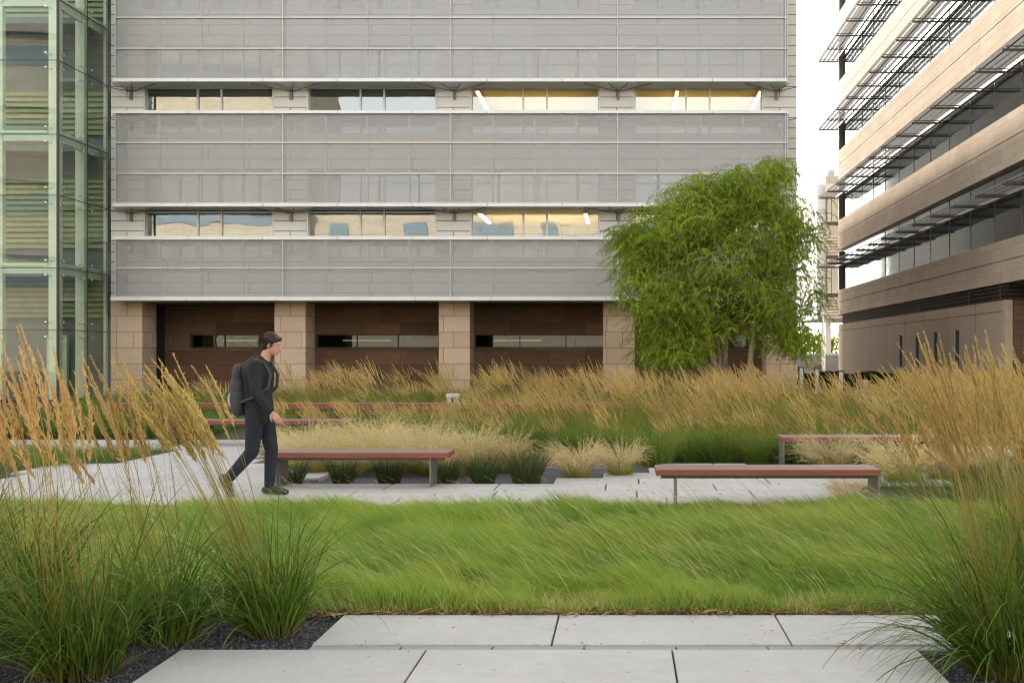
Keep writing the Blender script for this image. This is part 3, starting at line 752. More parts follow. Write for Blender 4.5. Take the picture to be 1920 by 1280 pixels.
# ================================================================== feather reed grass
M['blade'] = leafmat('reed_leaf', (.040, .095, .012), (.15, .235, .035), (.32, .29, .07), .65, .5, .18, .4, base=(.14, .12, .035))
M['stalk'] = leafmat('reed_stalk', (.14, .16, .032), (.30, .21, .055), (.54, .38, .165), .38, 1., .2, .5)
M['plume'] = leafmat('reed_plume', (.48, .335, .115), (.69, .505, .205), (.62, .45, .18), .99, .1, .25, .6)
def reed(name, seed, loc, nl, ns, Ll, H, lean, spread, label, plume=(180, .036, .0068, .22), rad=.17, stalkw=.0052, leafw=(.008, .015), group='tall feather reed grass clumps', dead=60, frm=.76, leafpull=.25, splay=.12):
    root = empty(name, loc, label, 'ornamental grass', group)
    B = Blades(seed); r = B.r
    a = r.uniform(0, 2 * np.pi, nl); q = rad * np.sqrt(r.random(nl))
    base = np.stack([q * np.cos(a), q * np.sin(a), np.zeros(nl)], 1)
    az = a + r.normal(0, 1., nl)
    B.ribbons(base, az, r.uniform(.0, .42, nl) + q * .7, r.uniform(.5, 2.7, nl), r.uniform(*Ll, nl) * r.choice([1.12, 1., .7], nl), r.uniform(*leafw, nl), 8, 1.75, np.stack([-leafpull + r.normal(0, .3, nl), r.normal(0, .25, nl), r.normal(-.1, .2, nl)], 1))
    na = int(nl * .32); a = np.where(r.random(na) < .78, np.pi + r.normal(0, .7, na), r.uniform(0, 2 * np.pi, na)); q = rad * np.sqrt(r.random(na))
    base = np.stack([q * np.cos(a), q * np.sin(a), np.zeros(na)], 1)
    B.ribbons(base, a, r.uniform(.12, .75, na), r.uniform(1.7, 2.7, na), r.uniform(.5, .92, na) * Ll[1], r.uniform(*leafw, na) * 1.1, 9, .95, np.stack([r.normal(-.1, .2, na), r.normal(0, .2, na), 0 * a], 1))
    if dead:
        a = r.uniform(0, 6.28, dead); base = np.stack([rad * .9 * np.cos(a), rad * .9 * np.sin(a), np.zeros(dead)], 1)
        B.ribbons(base, a, r.uniform(.5, 1.3, dead), r.uniform(1.2, 2.2, dead), r.uniform(.08, .28, dead), r.uniform(.003, .006, dead), 4, m=1)
    put(B.mesh('leaves', [M['blade'], M['litter']]), 'leaves', root)
    B = Blades(seed + 1); r = B.r
    a = r.uniform(0, 2 * np.pi, ns); q = rad * np.sqrt(r.random(ns))
    base = np.stack([q * np.cos(a), q * np.sin(a), np.zeros(ns)], 1)
    az = np.pi + r.normal(0, spread, ns); 
    l0 = np.abs(r.normal(lean * .75, splay, ns)); l1 = l0 + r.uniform(.12, .75, ns) * (.35 + lean)
    L = r.uniform(*H, ns)
    P = B.ribbons(base, az, l0, l1, L, stalkw, 9, 2.4, np.array([-.05, 0, 0]), prof=[1, .95, .9, .85, .8, .7, .6, .5, .4, .25])
    B.plumes(P, frm, plume[0], plume[1], plume[2], plume[3] if len(plume) > 3 else .2, m=1)
    put(B.mesh('flower_stems', [M['stalk'], M['plume']]), 'flower_stems', root)
    return root
def gp_(px, py): D = GD(py); return (PX(px, D), D, -.04)
NEAR = [
 # px, py(base), leaves, stalks, leaf L, height, lean, azimuth spread, label
 ((150, 1252), 400, 54, (.45, 1.05), (1.30, 1.72), .26, .5, 'largest grass clump at the lower left, on gravel beside the pale terrace slabs'),
 ((312, 1186), 270, 36, (.45, .92), (1.25, 1.62), .22, .5, 'grass clump between two larger foreground left clumps, set back on the gravel'),
 ((512, 1178), 330, 60, (.45, .92), (1.34, 1.72), .40, .2, 'grass clump at the lawn corner whose stalks lean far left in front of the walker'),
 ((28, 1172), 380, 32, (.5, 1.05), (1.3, 1.7), .34, .6, 'dark leafy grass clump at the left picture edge behind the largest clump'),
 ((-105, 1230), 340, 28, (.5, 1.0), (1.3, 1.75), .28, .6, 'grass clump mostly cut off by the left picture edge, nearest the viewer'),
 ((-75, 1085), 400, 32, (.5, 1.0), (1.3, 1.7), .30, .6, 'grass clump cut off by the left picture edge, farthest back beside the lawn'),
 ((1888, 1250), 480, 52, (.5, 1.1), (1.32, 1.72), .26, .5, 'large green grass clump at the lower right corner, leaves spilling over the slabs'),
 ((1990, 1150), 350, 64, (.5, 1.05), (1.35, 1.72), .34, .4, 'grass clump cut off by the right picture edge just behind the lower right corner clump'),
 ((1975, 1085), 320, 64, (.5, 1.0), (1.3, 1.65), .42, .35, 'grass clump at the right edge of the lawn, plumes blown over the far bench'),
 ((2010, 1030), 300, 60, (.5, 1.0), (1.3, 1.62), .42, .35, 'grass clump farthest back at the right picture edge, leaning over the paving'),
]
for i, (pp, nl, ns, Ll, H, lean, spr, lab) in enumerate(NEAR):
    reed('feather_reed_grass', 100 + 10 * i, gp_(*pp), nl, ns, Ll, H, lean, spr, lab, leafpull=.27 if i >= 6 else .22, splay=.075 if i == 2 else .12, rad=.12 if i == 2 else .17)

# ------------------------------------------------------------------ middle beds: linked copies of a few clumps
M['mblade'] = leafmat('bed_reed_leaf', (.16, .21, .030), (.30, .33, .06), (.46, .39, .14), .55, .6, .35, .5, base=(.11, .12, .03))
def midreed(seed, nl, ns, Ll, H, lean, label):
    bl, M['blade'] = M['blade'], M['mblade']
    t = reed('feather_grass', seed, (0, 0, -500), nl, ns, Ll, H, lean, .45, label, plume=(48, .047, .012, .2), rad=.22, stalkw=.006, leafw=(.008, .014), group='feather grasses massed in the beds', dead=0, frm=.74, leafpull=.4, splay=.16)
    M['blade'] = bl; return t
BEHIND = 'tan plumed feather grass in the bed between the long red bench and the stone arcade'
FRONT = 'yellow green feather grass in the bed in front of the long red bench'
YOUNG = 'short feather grass with thin plumes between the long red bench and the pale hair grass'
protoB = [midreed(400 + 7 * i, 120, 34, (.5, .95), (.95, 1.38), .5, BEHIND) for i in range(4)]
protoF = [midreed(500 + 7 * i, 210, 30, (.6, 1.1), (.95, 1.35), .45, FRONT) for i in range(4)]
used = set()
def place(protos, x, y, sc, label, rz=None):
    p = protos[rq.randrange(len(protos))]
    rz = rq.uniform(-.35, .35) if rz is None else rz
    if p.name not in used: used.add(p.name); p.location = (x, y, -.05); p.rotation_euler = (0, 0, rz); p.scale = (sc,) * 3; p['label'] = label; return p
    return dup(p, (x, y, -.05), rz, sc, label)
# behind the long bench
y = 26.9
while y < 33.5:
    x = PX(285, y) + rq.uniform(0, .8)
    while x < PX(1930, y):
        px = X0 + x / y * F
        gap = px > 1485 and px < 1585
        if rq.random() < (.76 if px > 500 else .45) and not gap:
            sc = rq.choice([.72, .85, .95, 1.05, 1.16]) * (1.0 if px > 500 else .8) * (.66 if px > 1480 and px < 1700 else 1.)
            place(protoB, x, y + rq.uniform(-.4, .4), sc, BEHIND)
        x += rq.uniform(.78, 1.1)
    y += 1.15
# in front of it, from the middle to the right
y = 17.3
while y < 24.6:
    x = PX(870, y) + rq.uniform(0, .8)
    while x < PX(1930, y):
        px = X0 + x / y * F
        if rq.random() < .9:
            sc = rq.choice([.7, .82, .95, 1.08, 1.14]) * (.68 if px < 1010 else (.86 if px < 1180 else 1.)) * (.8 if y < 18.2 else 1)
            place(protoF, x, y + rq.uniform(-.35, .35), sc, FRONT)
        x += rq.uniform(.68, .95)
    y += .92
y = 19.6
while y < 24.8:
    x = PX(535, y)
    while x < PX(890, y):
        if rq.random() < .85: place(protoF, x, y + rq.uniform(-.3, .3), rq.uniform(.48, .62), YOUNG)
        x += rq.uniform(.6, .85)
    y += .9
# dark green leafy mounds
M['mound'] = leafmat('sedge_leaf', (.095, .165, .025), (.20, .28, .05), (.28, .32, .08), .6, .5, .3, .45)
def mound(seed, label):
    root = empty('sedge_mound', (0, 0, -500), label, 'ornamental grass', 'dark green sedge mounds in the bed')
    B = Blades(seed); r = B.r; n = 480
    a = r.uniform(0, 6.28, n); q = .2 * np.sqrt(r.random(n))
    B.ribbons(np.stack([q * np.cos(a), q * np.sin(a), 0 * a], 1), a + r.normal(0, .5, n), r.uniform(0, .5, n), r.uniform(.8, 2.3, n), r.uniform(.45, .88, n), r.uniform(.006, .011, n), 6, 1.3, np.array([-.3, 0, 0]))
    put(B.mesh('leaves', M['mound']), 'leaves', root); return root
SED = 'dark green sedge mound behind the pale hair grass, in front of the taller feather grass'
protoM = [mound(600 + i, SED) for i in range(3)]
for px in range(690, 1060, 42): place(protoM, PX(px + rq.uniform(-12, 12), 17.6), 17.6 + rq.uniform(-.5, .6), rq.uniform(.72, .95), SED)
for px in range(1080, 1215, 38): place(protoM, PX(px, 16.6), 16.6 + rq.uniform(-.3, .4), rq.uniform(.8, 1.), SED)
place(protoM, PX(1232, 15.75), 15.75, 1.05, 'largest dark green sedge mound, right of the last pale tuft before the benches')
for px in range(1290, 1480, 62): place(protoM, PX(px, 16.3), 16.3 + rq.uniform(-.2, .5), rq.uniform(.72, .95), 'dark green sedge mound behind the two red benches on the right')
for px in range(1510, 1980, 80): place(protoM, PX(px, 16.2), 16.2 + rq.uniform(-.3, .5), rq.uniform(.7, .9), 'dark green sedge mound behind the two red benches on the right')
for px in range(1268, 1990, 46): place(protoF, PX(px, 16.6), 16.6 + rq.uniform(-.3, .5), rq.uniform(.55, .72), FRONT)
# pale hair grass
M['hair'] = leafmat('hair_grass_stem', (.42, .33, .13), (.58, .47, .22), (.66, .54, .29), .3, .7, .3, .6, base=(.15, .17, .045))
M['hairhead'] = leafmat('hair_grass_head', (.56, .44, .22), (.74, .62, .36), (.66, .54, .28), .99, .1, .42, .6)
def hairgrass(seed, label):
    root = empty('hair_grass', (0, 0, -500), label, 'ornamental grass', 'pale hair grass tufts along the gravel')
    B = Blades(seed); r = B.r; n = 330
    a = r.uniform(0, 6.28, n); q = .16 * np.sqrt(r.random(n))
    B.ribbons(np.stack([q * np.cos(a), q * np.sin(a), 0 * a], 1), a, r.uniform(0, .7, n), r.uniform(.8, 2.2, n), r.uniform(.2, .45, n), r.uniform(.004, .008, n), 5)
    put(B.mesh('leaves', M['mblade']), 'leaves', root)
    B = Blades(seed + 1); r = B.r; n = 300
    a = r.uniform(0, 6.28, n); q = .14 * np.sqrt(r.random(n))
    P = B.ribbons(np.stack([q * np.cos(a), q * np.sin(a), 0 * a], 1), a, r.uniform(0, .55, n), r.uniform(.7, 2.3, n), r.uniform(.46, .84, n), .003, 7, 1.5, np.array([-.45, 0, 0]), prof=[1, 1, .9, .8, .7, .6, .5, .4])
    B.plumes(P, .5, 20, .05, .006, .5, m=1, droop=.2)
    put(B.mesh('stems', [M['hair'], M['hairhead']]), 'stems', root); return root
HG = 'pale straw coloured hair grass tuft in the row behind the left bench'
protoH = [hairgrass(700 + 3 * i, HG) for i in range(4)]
for px, D in ((552, 15.0), (590, 14.5), (626, 15.1), (664, 14.4), (700, 15.1), (738, 14.4), (775, 15.0), (812, 14.5), (848, 14.3), (572, 16.0), (612, 16.2), (652, 16.0), (690, 16.2), (730, 16.0), (770, 16.2)): place(protoH, PX(px + rq.uniform(-8, 8), D), D, rq.choice([.72, .85, .98, 1.06]), HG)
for px, D, s_, lab in ((880, 14.7, 1.06, 'large pale hair grass tuft behind the dark rushes just right of the left bench'), (946, 14.9, .9, 'pale hair grass tuft behind the right pair of dark rushes'),
        (1082, 13.95, .84, 'pale hair grass tuft leaning left, alone on gravel right of the dark rushes'), (1163, 14.2, .80, 'pale hair grass tuft next to the large dark green mound at the paving steps'),
        (1560, 14.5, .98, 'pale hair grass tuft in front of the far right bench, left of two'), (1690, 13.4, 1.02, 'pale hair grass tuft at the right end of the near right bench, leaning left'),
        (1592, 11.75, .52, 'small hair grass tuft under the right end of the near right bench'), (1765, 13.7, .8, 'pale hair grass tuft on the paving right of the near right bench'), (1835, 14.2, .9, 'pale hair grass tuft behind the right foreground plumes')):
    place(protoH, PX(px, D), D, s_, lab, 0)
# dark rushes
M['rush'] = leafmat('rush_stem', (.035, .062, .022), (.085, .115, .04), (.28, .19, .09), .7, .8, .15, .45)
def rush(seed, label):
    root = empty('rush_tuft', (0, 0, -500), label, 'ornamental grass', 'dark upright rush tufts at the left bench')
    B = Blades(seed); r = B.r; n = 420
    a = r.uniform(0, 6.28, n); q = .12 * np.sqrt(r.random(n))
    B.ribbons(np.stack([q * np.cos(a), q * np.sin(a), 0 * a], 1), a + r.normal(0, .6, n), .02 + q * 1.6 + r.uniform(0, .15, n), .15 + q * 3 + r.uniform(0, .7, n), r.uniform(.28, .46, n), r.uniform(.004, .007, n), 4)
    put(B.mesh('stems', M['rush']), 'stems', root); return root
protoR = [rush(800 + i, 'dark rush') for i in range(3)]
for px, D, s_, lab in ((550, 13.45, .85, 'dark rush tuft under the left bench nearest the walker'), (643, 13.4, .95, 'second dark rush tuft from the walker under the left bench'), (730, 13.45, 1., 'dark rush tuft under the left bench near its right leg'),
        (836, 13.45, .95, 'dark rush tuft at the right end of the left bench, behind its leg'), (905, 13.4, 1.1, 'dark rush tuft on gravel, first clear of the left bench'), (987, 13.35, 1.25, 'largest dark rush tuft on gravel, farthest right from the left bench')):
    place(protoR, PX(px, D), D, s_, lab)
# low green growth
M['meadow'] = leafmat('meadow_blades', (.125, .19, .028), (.21, .28, .05), (.30, .30, .08), .6, .4, .35, .5, .4, (.09, .16, .03), base=(.08, .10, .025))
o = lawn(31, 30000, -13.5, -7.6, 20.3, 27, (.35, .6), 'sedge_meadow', [M['meadow'], M['straw']], lambda x, y: x < -7.6 - .12 * (y - 20.3), None, wid=(.007, .012), strawn=500, strawL=(.5, .9))
stuff(o, 'low green sedge carpet behind the left plaza, below the hall', 'grass')
o = lawn(32, 14000, -12.5, -7.05, 14.4, 17.9, (.2, .36), 'sedge_island', [M['meadow'], M['straw']], lambda x, y: x < -7.15 - np.clip((15.6 - y), 0, 2) * .9, None, wid=(.005, .009), strawn=200)
stuff(o, 'green sedge island in the left plaza paving', 'grass')
o = lawn(33, 52000, -16, 13, 26, 41.2, (.4, .7), 'rear_bed_grass', [M['meadow'], M['straw']], lambda x, y: (x < .39 * y - 1) & (x > -.5 * y), None, wid=(.012, .02), strawn=2500, strawL=(.6, 1.0))
stuff(o, 'green and straw grass filling the bed in front of the arcade', 'grass')
o = lawn(34, 26000, -7, 9.5, 15.9, 25.2, (.25, .5), 'front_bed_grass', [M['meadow'], M['straw']], lambda x, y: (x > -4.4 - .22 * (y - 15.9)), None, wid=(.009, .014), strawn=700, strawL=(.4, .7))
stuff(o, 'green undergrowth filling the bed behind the benches', 'grass')
o = lawn(35, 9000, 2.9, 8.5, 11.3, 15.6, (.2, .4), 'side_bed_grass', [M['meadow'], M['straw']], lambda x, y: (x > np.where(y < 13.1, 2.75, 4.0)), None, wid=(.005, .009), strawn=200)
stuff(o, 'green grass beside the right hand paving', 'grass')
# ================================================================== benches
b = N('red_hardwood'); v = b.obj()
st = b.noise(v, 1., 6, .6, scl=(1.6, 40, 40)); 
c = b.ramp(st, [(.25, (.15, .045, .028)), (.55, (.225, .070, .042)), (.8, (.29, .105, .066))])
nm = b.bump(st, .2, .004)
upz = b.n('ShaderNodeSeparateXYZ', {0: b.n('ShaderNodeNewGeometry').outputs['Normal']}).outputs[2]
c = b.mix(b.math('MULTIPLY', b.math('MAXIMUM', upz, 0.), .62), c, (.235, .165, .145))       # tops are mixed towards grey-pink
M['wood'] = b.done(b.principled(c, .5, 0, nm, .45))
M['steel'] = metal('grey_steel_plate', (.20, .19, .175), .5, .5, .12)
M['steeld'] = metal('dark_steel_plate', (.075, .08, .085), .5, .4, .12)
def bench(x0, x1, y0, y1, h, legs, label, thick=.062, planks=4, legd=None, mat='steel', group='red timber benches'):
    t = empty('bench', ((x0 + x1) / 2, y0, 0), label, 'bench', group)
    m = MB(); n = planks; d = (y1 - y0) / n
    for i in range(n): m.box(x0, x1, y0 + d * i + (.003 if i else 0), y0 + d * (i + 1) - (.003 if i < n - 1 else 0), h - thick, h, bev=.006)
    m.build('seat', M['wood'], t)
    for x in legs: MB().box(x - .007, x + .007, y0 + .012, y1 - .012, -.05, h - thick - .001).build('leg', M[mat], t)
    r_ = MB(); r_.box(x0 + .05, x1 - .05, y0 + .05, y0 + .09, h - thick - .03, h - thick - .0012).box(x0 + .05, x1 - .05, y1 - .09, y1 - .05, h - thick - .03, h - thick - .0012)
    r_.build('rail', M['steeld'], t)
    return t
bench(PX(500, 12.8), PX(840, 12.76), 12.76, 13.24, .40, (PX(513, 12.7), PX(805, 12.72)), 'red timber bench on two steel plate legs beside the walking person, tan grass behind it')
bench(PX(1230, 10.86), PX(1652, 10.86), 10.86, 11.36, .40, (PX(1268, 10.9), PX(1651, 10.86) - .012), 'nearest red timber bench at the back edge of the lawn, right of the centre')
bench(PX(1466, 15.2), PX(1466, 15.2) + 4.1, 15.2, 15.7, .40, (PX(1466, 15.2) + .03, PX(1466, 15.2) + 3.9), 'red timber bench behind the nearest one, tan hair grass in front of its left leg', mat='steel')
bench(PX(190, 25.7), PX(1252, 25.7), 25.7, 26.2, .41, tuple(PX(190, 25.7) + 1.2 + 2.3 * i for i in range(5)), 'very long red timber bench running across the beds in front of the arcade', thick=.13)
bench(PX(1254, 25.2), PX(1335, 25.2), 25.2, 25.7, .40, (PX(1254, 25.2) + .1, PX(1335, 25.2) - .1), 'short end piece of red timber bench in the yellow grass, left of the tree trunks', thick=.12)
t = bench(PX(336, 18.75), PX(660, 18.75), 18.75, 19.25, .42, (PX(382, 18.8), PX(640, 18.9)), 'red timber bench with a dark upright end plate, at the back of the left plaza', mat='steeld')
MB().box(PX(323, 18.75), PX(323, 18.75) + .03, 18.75, 19.25, -.05, .58).build('end_plate', M['steeld'], t)
def ledge(x0, x1, y0, y1, z, label, name='concrete_bench'):
    t = empty(name, ((x0 + x1) / 2, y0, 0), label, 'bench', None)
    MB().box(x0, x1, y0, y1, z - .09, z, bev=.012).build('seat', M['conc'], t)
    for x in (x0 + .03, x1 - .13): MB().box(x, x + .1, y0 + .05, y1 - .05, -.05, z - .091).build('leg', M['conc'], t)
ledge(PX(836, 27.), PX(860, 27.), 27., 27.35, PZ(738, 27.), 'small pale concrete bench end showing in the grass below the middle pillar')
ledge(PX(1790, 14.4), PX(1900, 14.4), 14.4, 14.9, PZ(844, 14.4), 'pale concrete bench half hidden behind the right foreground plumes')

# ================================================================== lights, poles and bits at the back
for px, D, tp, lab in ((1502, 40, 687, 'leftmost of three low bollard lights beyond the grass'), (1531, 42, 689, 'middle one of three low bollard lights beyond the grass'), (1576, 36, 694, 'bollard light nearest the travertine wall corner')):
    h = PZ(tp, D); x = PX(px, D); w_ = .095 if D > 38 else .1
    t = empty('bollard_light', (x, D, 0), lab, 'bollard light', 'bollard lights')
    m = MB().box(x - w_, x + w_, D - w_, D + w_, h - .05, h).box(x - w_, x + w_, D - w_, D + w_, -.05, .12)
    for sx_ in (-1, 1):
        for sy_ in (-1, 1): m.box(x + sx_ * w_ - (.03 if sx_ > 0 else 0), x + sx_ * w_ + (.03 if sx_ < 0 else 0), D + sy_ * w_ - (.03 if sy_ > 0 else 0), D + sy_ * w_ + (.03 if sy_ < 0 else 0), .12, h - .05)
    m.build('frame', M['dark'], t)
    MB().box(x - w_ + .025, x + w_ - .025, D - w_ + .02, D + w_ - .02, .121, h - .051).build('diffuser', plain('opal_diffuser', (.62, .66, .74), .3), t)
D = 88.
t = empty('street_lamp', (PX(1543, D), D, 0), 'thin pale street lamp post in the bright gap between the buildings', 'street lamp')
MB().tube([(PX(1543, D), D, 0), (PX(1543, D), D, 4.9)], [.14, .09], 10).build('pole', plain('white_pole', (.75, .76, .78), .4), t)
MB().box(PX(1543, D) - .13, PX(1543, D) + .13, D - .13, D + .13, 0, .5).build('base', M['conc'], t)
MB().box(PX(1543, D) - .1, PX(1543, D) + .75, D - .1, D + .1, 4.91, 5.02).build('lamp_head', M['conc'], t)
t = empty('sign_post', (PX(1550.5, D), D + 1, 0), 'thin second pale post right of the street lamp', 'post')
MB().tube([(PX(1550.5, D), D + 1, 0), (PX(1550.5, D), D + 1, 2.6)], .06, 8).build('pole', bpy.data.materials['white_pole'], t)
MB().box(PX(1550.5, D) - .2, PX(1550.5, D) + .2, D + .95, D + .93, 2.2, 2.6).build('plate', M['conc'], t)
t = empty('hoarding', (17, 96, 0), 'low grey wall with a pale green top rail far back in the gap', 'wall')
MB().box(PX(1490, 96.), 40, 96, 96.3, -.05, PZ(666, 96.)).build('panel', plain('hoarding_grey', (.23, .225, .22), .7, 0, .2, .6), t)
MB().box(PX(1490, 96.), 40, 95.95, 96.35, PZ(666, 96.) + .001, PZ(662, 96.)).build('top_rail', plain('pale_green_rail', (.45, .52, .46), .5), t)
t = empty('road_barrier', (PX(1528, 60.), 60, 0), 'small barrier with a yellow top rail and an orange panel behind the bollard lights', 'barrier')
MB().box(PX(1498, 60.), PX(1528, 60.), 60, 60.08, PZ(689, 60.), PZ(686, 60.)).build('rail', plain('barrier_yellow', (.62, .66, .16), .5), t)
MB().box(PX(1528, 60.), PX(1541, 60.), 60, 60.1, PZ(694, 60.), PZ(683, 60.), bev=.04).build('panel', plain('barrier_orange', (.72, .22, .10), .5), t)
for px in (1500, 1540): MB().box(PX(px, 60.) - .03, PX(px, 60.) + .03, 60.02, 60.07, -.05, PZ(690, 60.)).build('leg', M['steeld'], t)
D = 33.
t = empty('stone_bollard', (PX(1620, D), D, 0), 'short tapering pale stone bollard in the plumes left of the slit windows', 'bollard')
MB().tube([(PX(1620, D), D, -.05), (PX(1620, D), D, .1), (PX(1620, D), D, PZ(713, D) - .02), (PX(1620, D), D, PZ(712, D))], [.085, .09, .115, .10], 14).build('shaft', plain('pink_stone', (.52, .42, .36), .6), t)
MB().tube([(PX(1620, D), D, -.05), (PX(1620, D), D, .02)], [.16, .15], 14).build('foot', M['conc'], t)
D = 25.9
t = empty('slatted_table', (PX(1652, D), D, 0), 'white slatted table end with a pale top in the grass below the hedge', 'table')
MB().box(PX(1634, D), PX(1712, D), D, D + .6, PZ(750, D), PZ(745, D), bev=.01).build('tabletop', plain('white_painted_steel', (.72, .72, .70), .4), t)
m = MB()
for i in range(6): x = PX(1638 + 5.4 * i, D); m.box(x - .012, x + .012, D + .02, D + .06, 0, PZ(750, D) - .001)
m.box(PX(1636, D), PX(1668, D), D + .015, D + .065, PZ(757, D), PZ(754, D)); m.build('slat_panel', bpy.data.materials['white_painted_steel'], t)
MB().box(PX(1702, D), PX(1706, D), D + .05, D + .5, -.05, PZ(750, D) - .001).build('leg', bpy.data.materials['white_painted_steel'], t)
D = 30.
t = empty('bike_rack', (PX(1908, D), D, 0), 'pale steel bicycle hoop at the right edge near the pilaster', 'bicycle rack')
pts = [(PX(1904, D), D, -.05), (PX(1904, D), D, .62)] + [(PX(1904, D) + .2 - .2 * math.cos(a), D, .62 + .2 * math.sin(a)) for a in np.linspace(.3, math.pi - .3, 6)] + [(PX(1904, D) + .4, D, .62), (PX(1904, D) + .4, D, -.05)]
MB().tube(pts, .025, 8).build('hoop', bpy.data.materials['polished_steel'], t)
for q in (0, .4): MB().box(PX(1904, D) + q - .07, PX(1904, D) + q + .07, D - .07, D + .07, -.055, -.03).build('base_plate', bpy.data.materials['polished_steel'], t)

# ================================================================== hedge, trees
M['hedge'] = leafmat('hedge_leaf', (.028, .06, .016), (.065, .11, .03), (.1, .14, .04), .99, .1, .25, .4)
def hedge(x0, x1, y0, y1, h, n, seed, label):
    t = empty('hedge', ((x0 + x1) / 2, y0, 0), label, 'hedge')
    B = Blades(seed); r = B.r
    p = np.stack([r.uniform(x0, x1, n), r.uniform(y0, y1, n), h * (1 - .9 * r.random(n) ** 2.2)], 1) - np.array([(x0 + x1) / 2, y0, 0])
    p[:, 2] += .06 * np.sin(p[:, 0] * 3.1)
    B.chips(p, r.normal(size=(n, 3)) + np.array([0, -.5, .5]), r.uniform(.07, .13, n), r.uniform(.05, .08, n))
    put(B.mesh('foliage', M['hedge']), 'foliage', t)
    m = MB(); rr_ = random.Random(seed)
    for i in range(int((x1 - x0) * 1.5)): x = x0 + (i + .5) / 1.5; m.tube([(x, (y0 + y1) / 2, -.06), (x + rr_.uniform(-.1, .1), (y0 + y1) / 2, h * .7)], .02, 5)
    m.build('stems', plain('hedge_stem', (.12, .09, .06), .9) if 'hedge_stem' not in bpy.data.materials else bpy.data.materials['hedge_stem'], t)
hedge(8.2, 13.9, 51.6, 52.8, .66, 9000, 41, 'low clipped dark hedge at the foot of the travertine wall')
hedge(6.9, 8.9, 46, 47, .5, 3500, 42, 'short dark hedge behind the leftmost bollard light')

b = N('pepper_bark'); v = b.obj()
c = b.ramp(b.noise(v, 1., 6, .6, scl=(9, 9, 2.5)), [(.3, (.12, .085, .06)), (.55, (.26, .19, .14)), (.75, (.50, .40, .31))])
M['bark'] = b.done(b.principled(c, .9, 0, b.bump(b.noise(v, 1., 5, .6, scl=(24, 24, 5)), .6, .03)))
M['pepper'] = leafmat('pepper_leaf', (.105, .18, .018), (.43, .51, .06), (.44, .51, .08), .4, .4, .42, .42)
def tree(loc, lobes, trunks, nspray, label, name='pepper_tree', seed=50, leafL=(.08, .15), leafw=.024, drop=(.35, .95), per=22, group=None, mat=None):
    t = empty(name, loc, label, 'tree', group)
    rr_ = random.Random(seed); B = Blades(seed); r = B.r
    tm = MB(); tips = []
    for bx_, by_, tx, ty, tz_, rad in trunks:
        pts = []; rad_ = []
        n = 8
        for i in range(n + 1):
            f = i / n
            pts.append((loc[0] + bx_ + (tx - bx_) * f ** 1.4 + .10 * math.sin(f * 7 + bx_ * 9), loc[1] + by_ + (ty - by_) * f ** 1.4 + .08 * math.cos(f * 6 + tx), -.06 + tz_ * f)); rad_.append(rad * (1.25 - .25 * min(1, f * 8)) * (1 - .72 * f))
        tm.tube(pts, rad_, 9)
        for k in range(9):
            f = rr_.uniform(.28, .98); i = min(n - 1, int(f * n)); q = f * n - i
            p0 = Vector(pts[i]).lerp(Vector(pts[i + 1]), q); a = rr_.uniform(0, 6.28); L = rr_.uniform(.9, 2.1) * (1.15 - .4 * f)
            d = Vector((math.cos(a), math.sin(a), rr_.uniform(.35, 1.0))).normalized()
            p1 = p0 + d * L * .5; p2 = p0 + d * L + Vector((0, 0, -.15)); r0 = rad_[i] * .5
            tm.tube([p0, p1, p2], [r0, r0 * .6, r0 * .25], 6); tips.append(p2)
            for _ in range(3):
                d2 = (d + Vector((rr_.uniform(-1, 1), rr_.uniform(-1, 1), rr_.uniform(-.2, .8)))).normalized()
                p3 = p1.lerp(p2, rr_.random()); tm.tube([p3, p3 + d2 * .45, p3 + d2 * .95 + Vector((0, 0, -.2))], [r0 * .3, r0 * .2, r0 * .08], 4)
    tm.build('trunk', M['bark'], t, smooth=True)
    # hanging sprays spread through the crown lobes
    C = np.array([l[:3] for l in lobes]); S = np.array([l[3:6] for l in lobes]); W = np.array([l[6] for l in lobes], float); W /= W.sum()
    li = r.choice(len(lobes), nspray, p=W)
    d = r.normal(size=(nspray, 3)); d /= np.linalg.norm(d, axis=1, keepdims=True)
    rad = r.random(nspray) ** (1 / 2.1)
    pos = C[li] + d * S[li] * rad[:, None]
    # clumps and gaps
    cf = np.sin(pos[:, 0] * 2.9 + 1.3) * np.sin(pos[:, 2] * 2.3 + .6 + pos[:, 0]) * np.cos(pos[:, 1] * 2.2) + r.normal(0, .35, nspray)
    pos = pos[cf > -.34]; n = len(pos)
    az = r.uniform(0, 6.28, n); L = r.uniform(*drop, n)
    B2 = Blades(seed + 1)
    P = B2.ribbons(pos, az, r.uniform(.5, 1.4, n), r.uniform(2.2, 3.0, n), L, .010, 5, .8, np.array([-.12, 0, 0]), prof=[1, .9, .8, .6, .4, .2], v=.1)
    sv_ = np.clip(.5 + .45 * np.sin(pos[:, 0] * 2.1 + 2 * np.sin(pos[:, 2] * 1.7)) * np.cos(pos[:, 2] * 1.9 + pos[:, 1]) + r.normal(0, .22, n), 0, 1)
    K = per
    a = (np.arange(K)[None] + r.random((n, K))) / K; a = np.clip(a, 0, .999); i = (a * 5).astype(int); f = (a * 5 - i)[..., None]; ii = np.arange(n)[:, None]
    p = P[ii, i] * (1 - f) + P[ii, i + 1] * f; dd = P[ii, i + 1] - P[ii, i]; dd /= np.linalg.norm(dd, axis=-1, keepdims=True) + 1e-9
    dd = dd * .8 + r.normal(size=dd.shape) * .42; dd[..., 2] -= .6
    B2.chips(p.reshape(-1, 3), dd.reshape(-1, 3), r.uniform(*leafL, n * K), leafw, 0, np.clip(np.repeat(sv_, K) * .7 + r.random(n * K) * .3, 0, 1), t=.5)
    put(B2.mesh('crown', mat or M['pepper']), 'crown', t)
    return t
TD = 33.5; s_ = TD / F
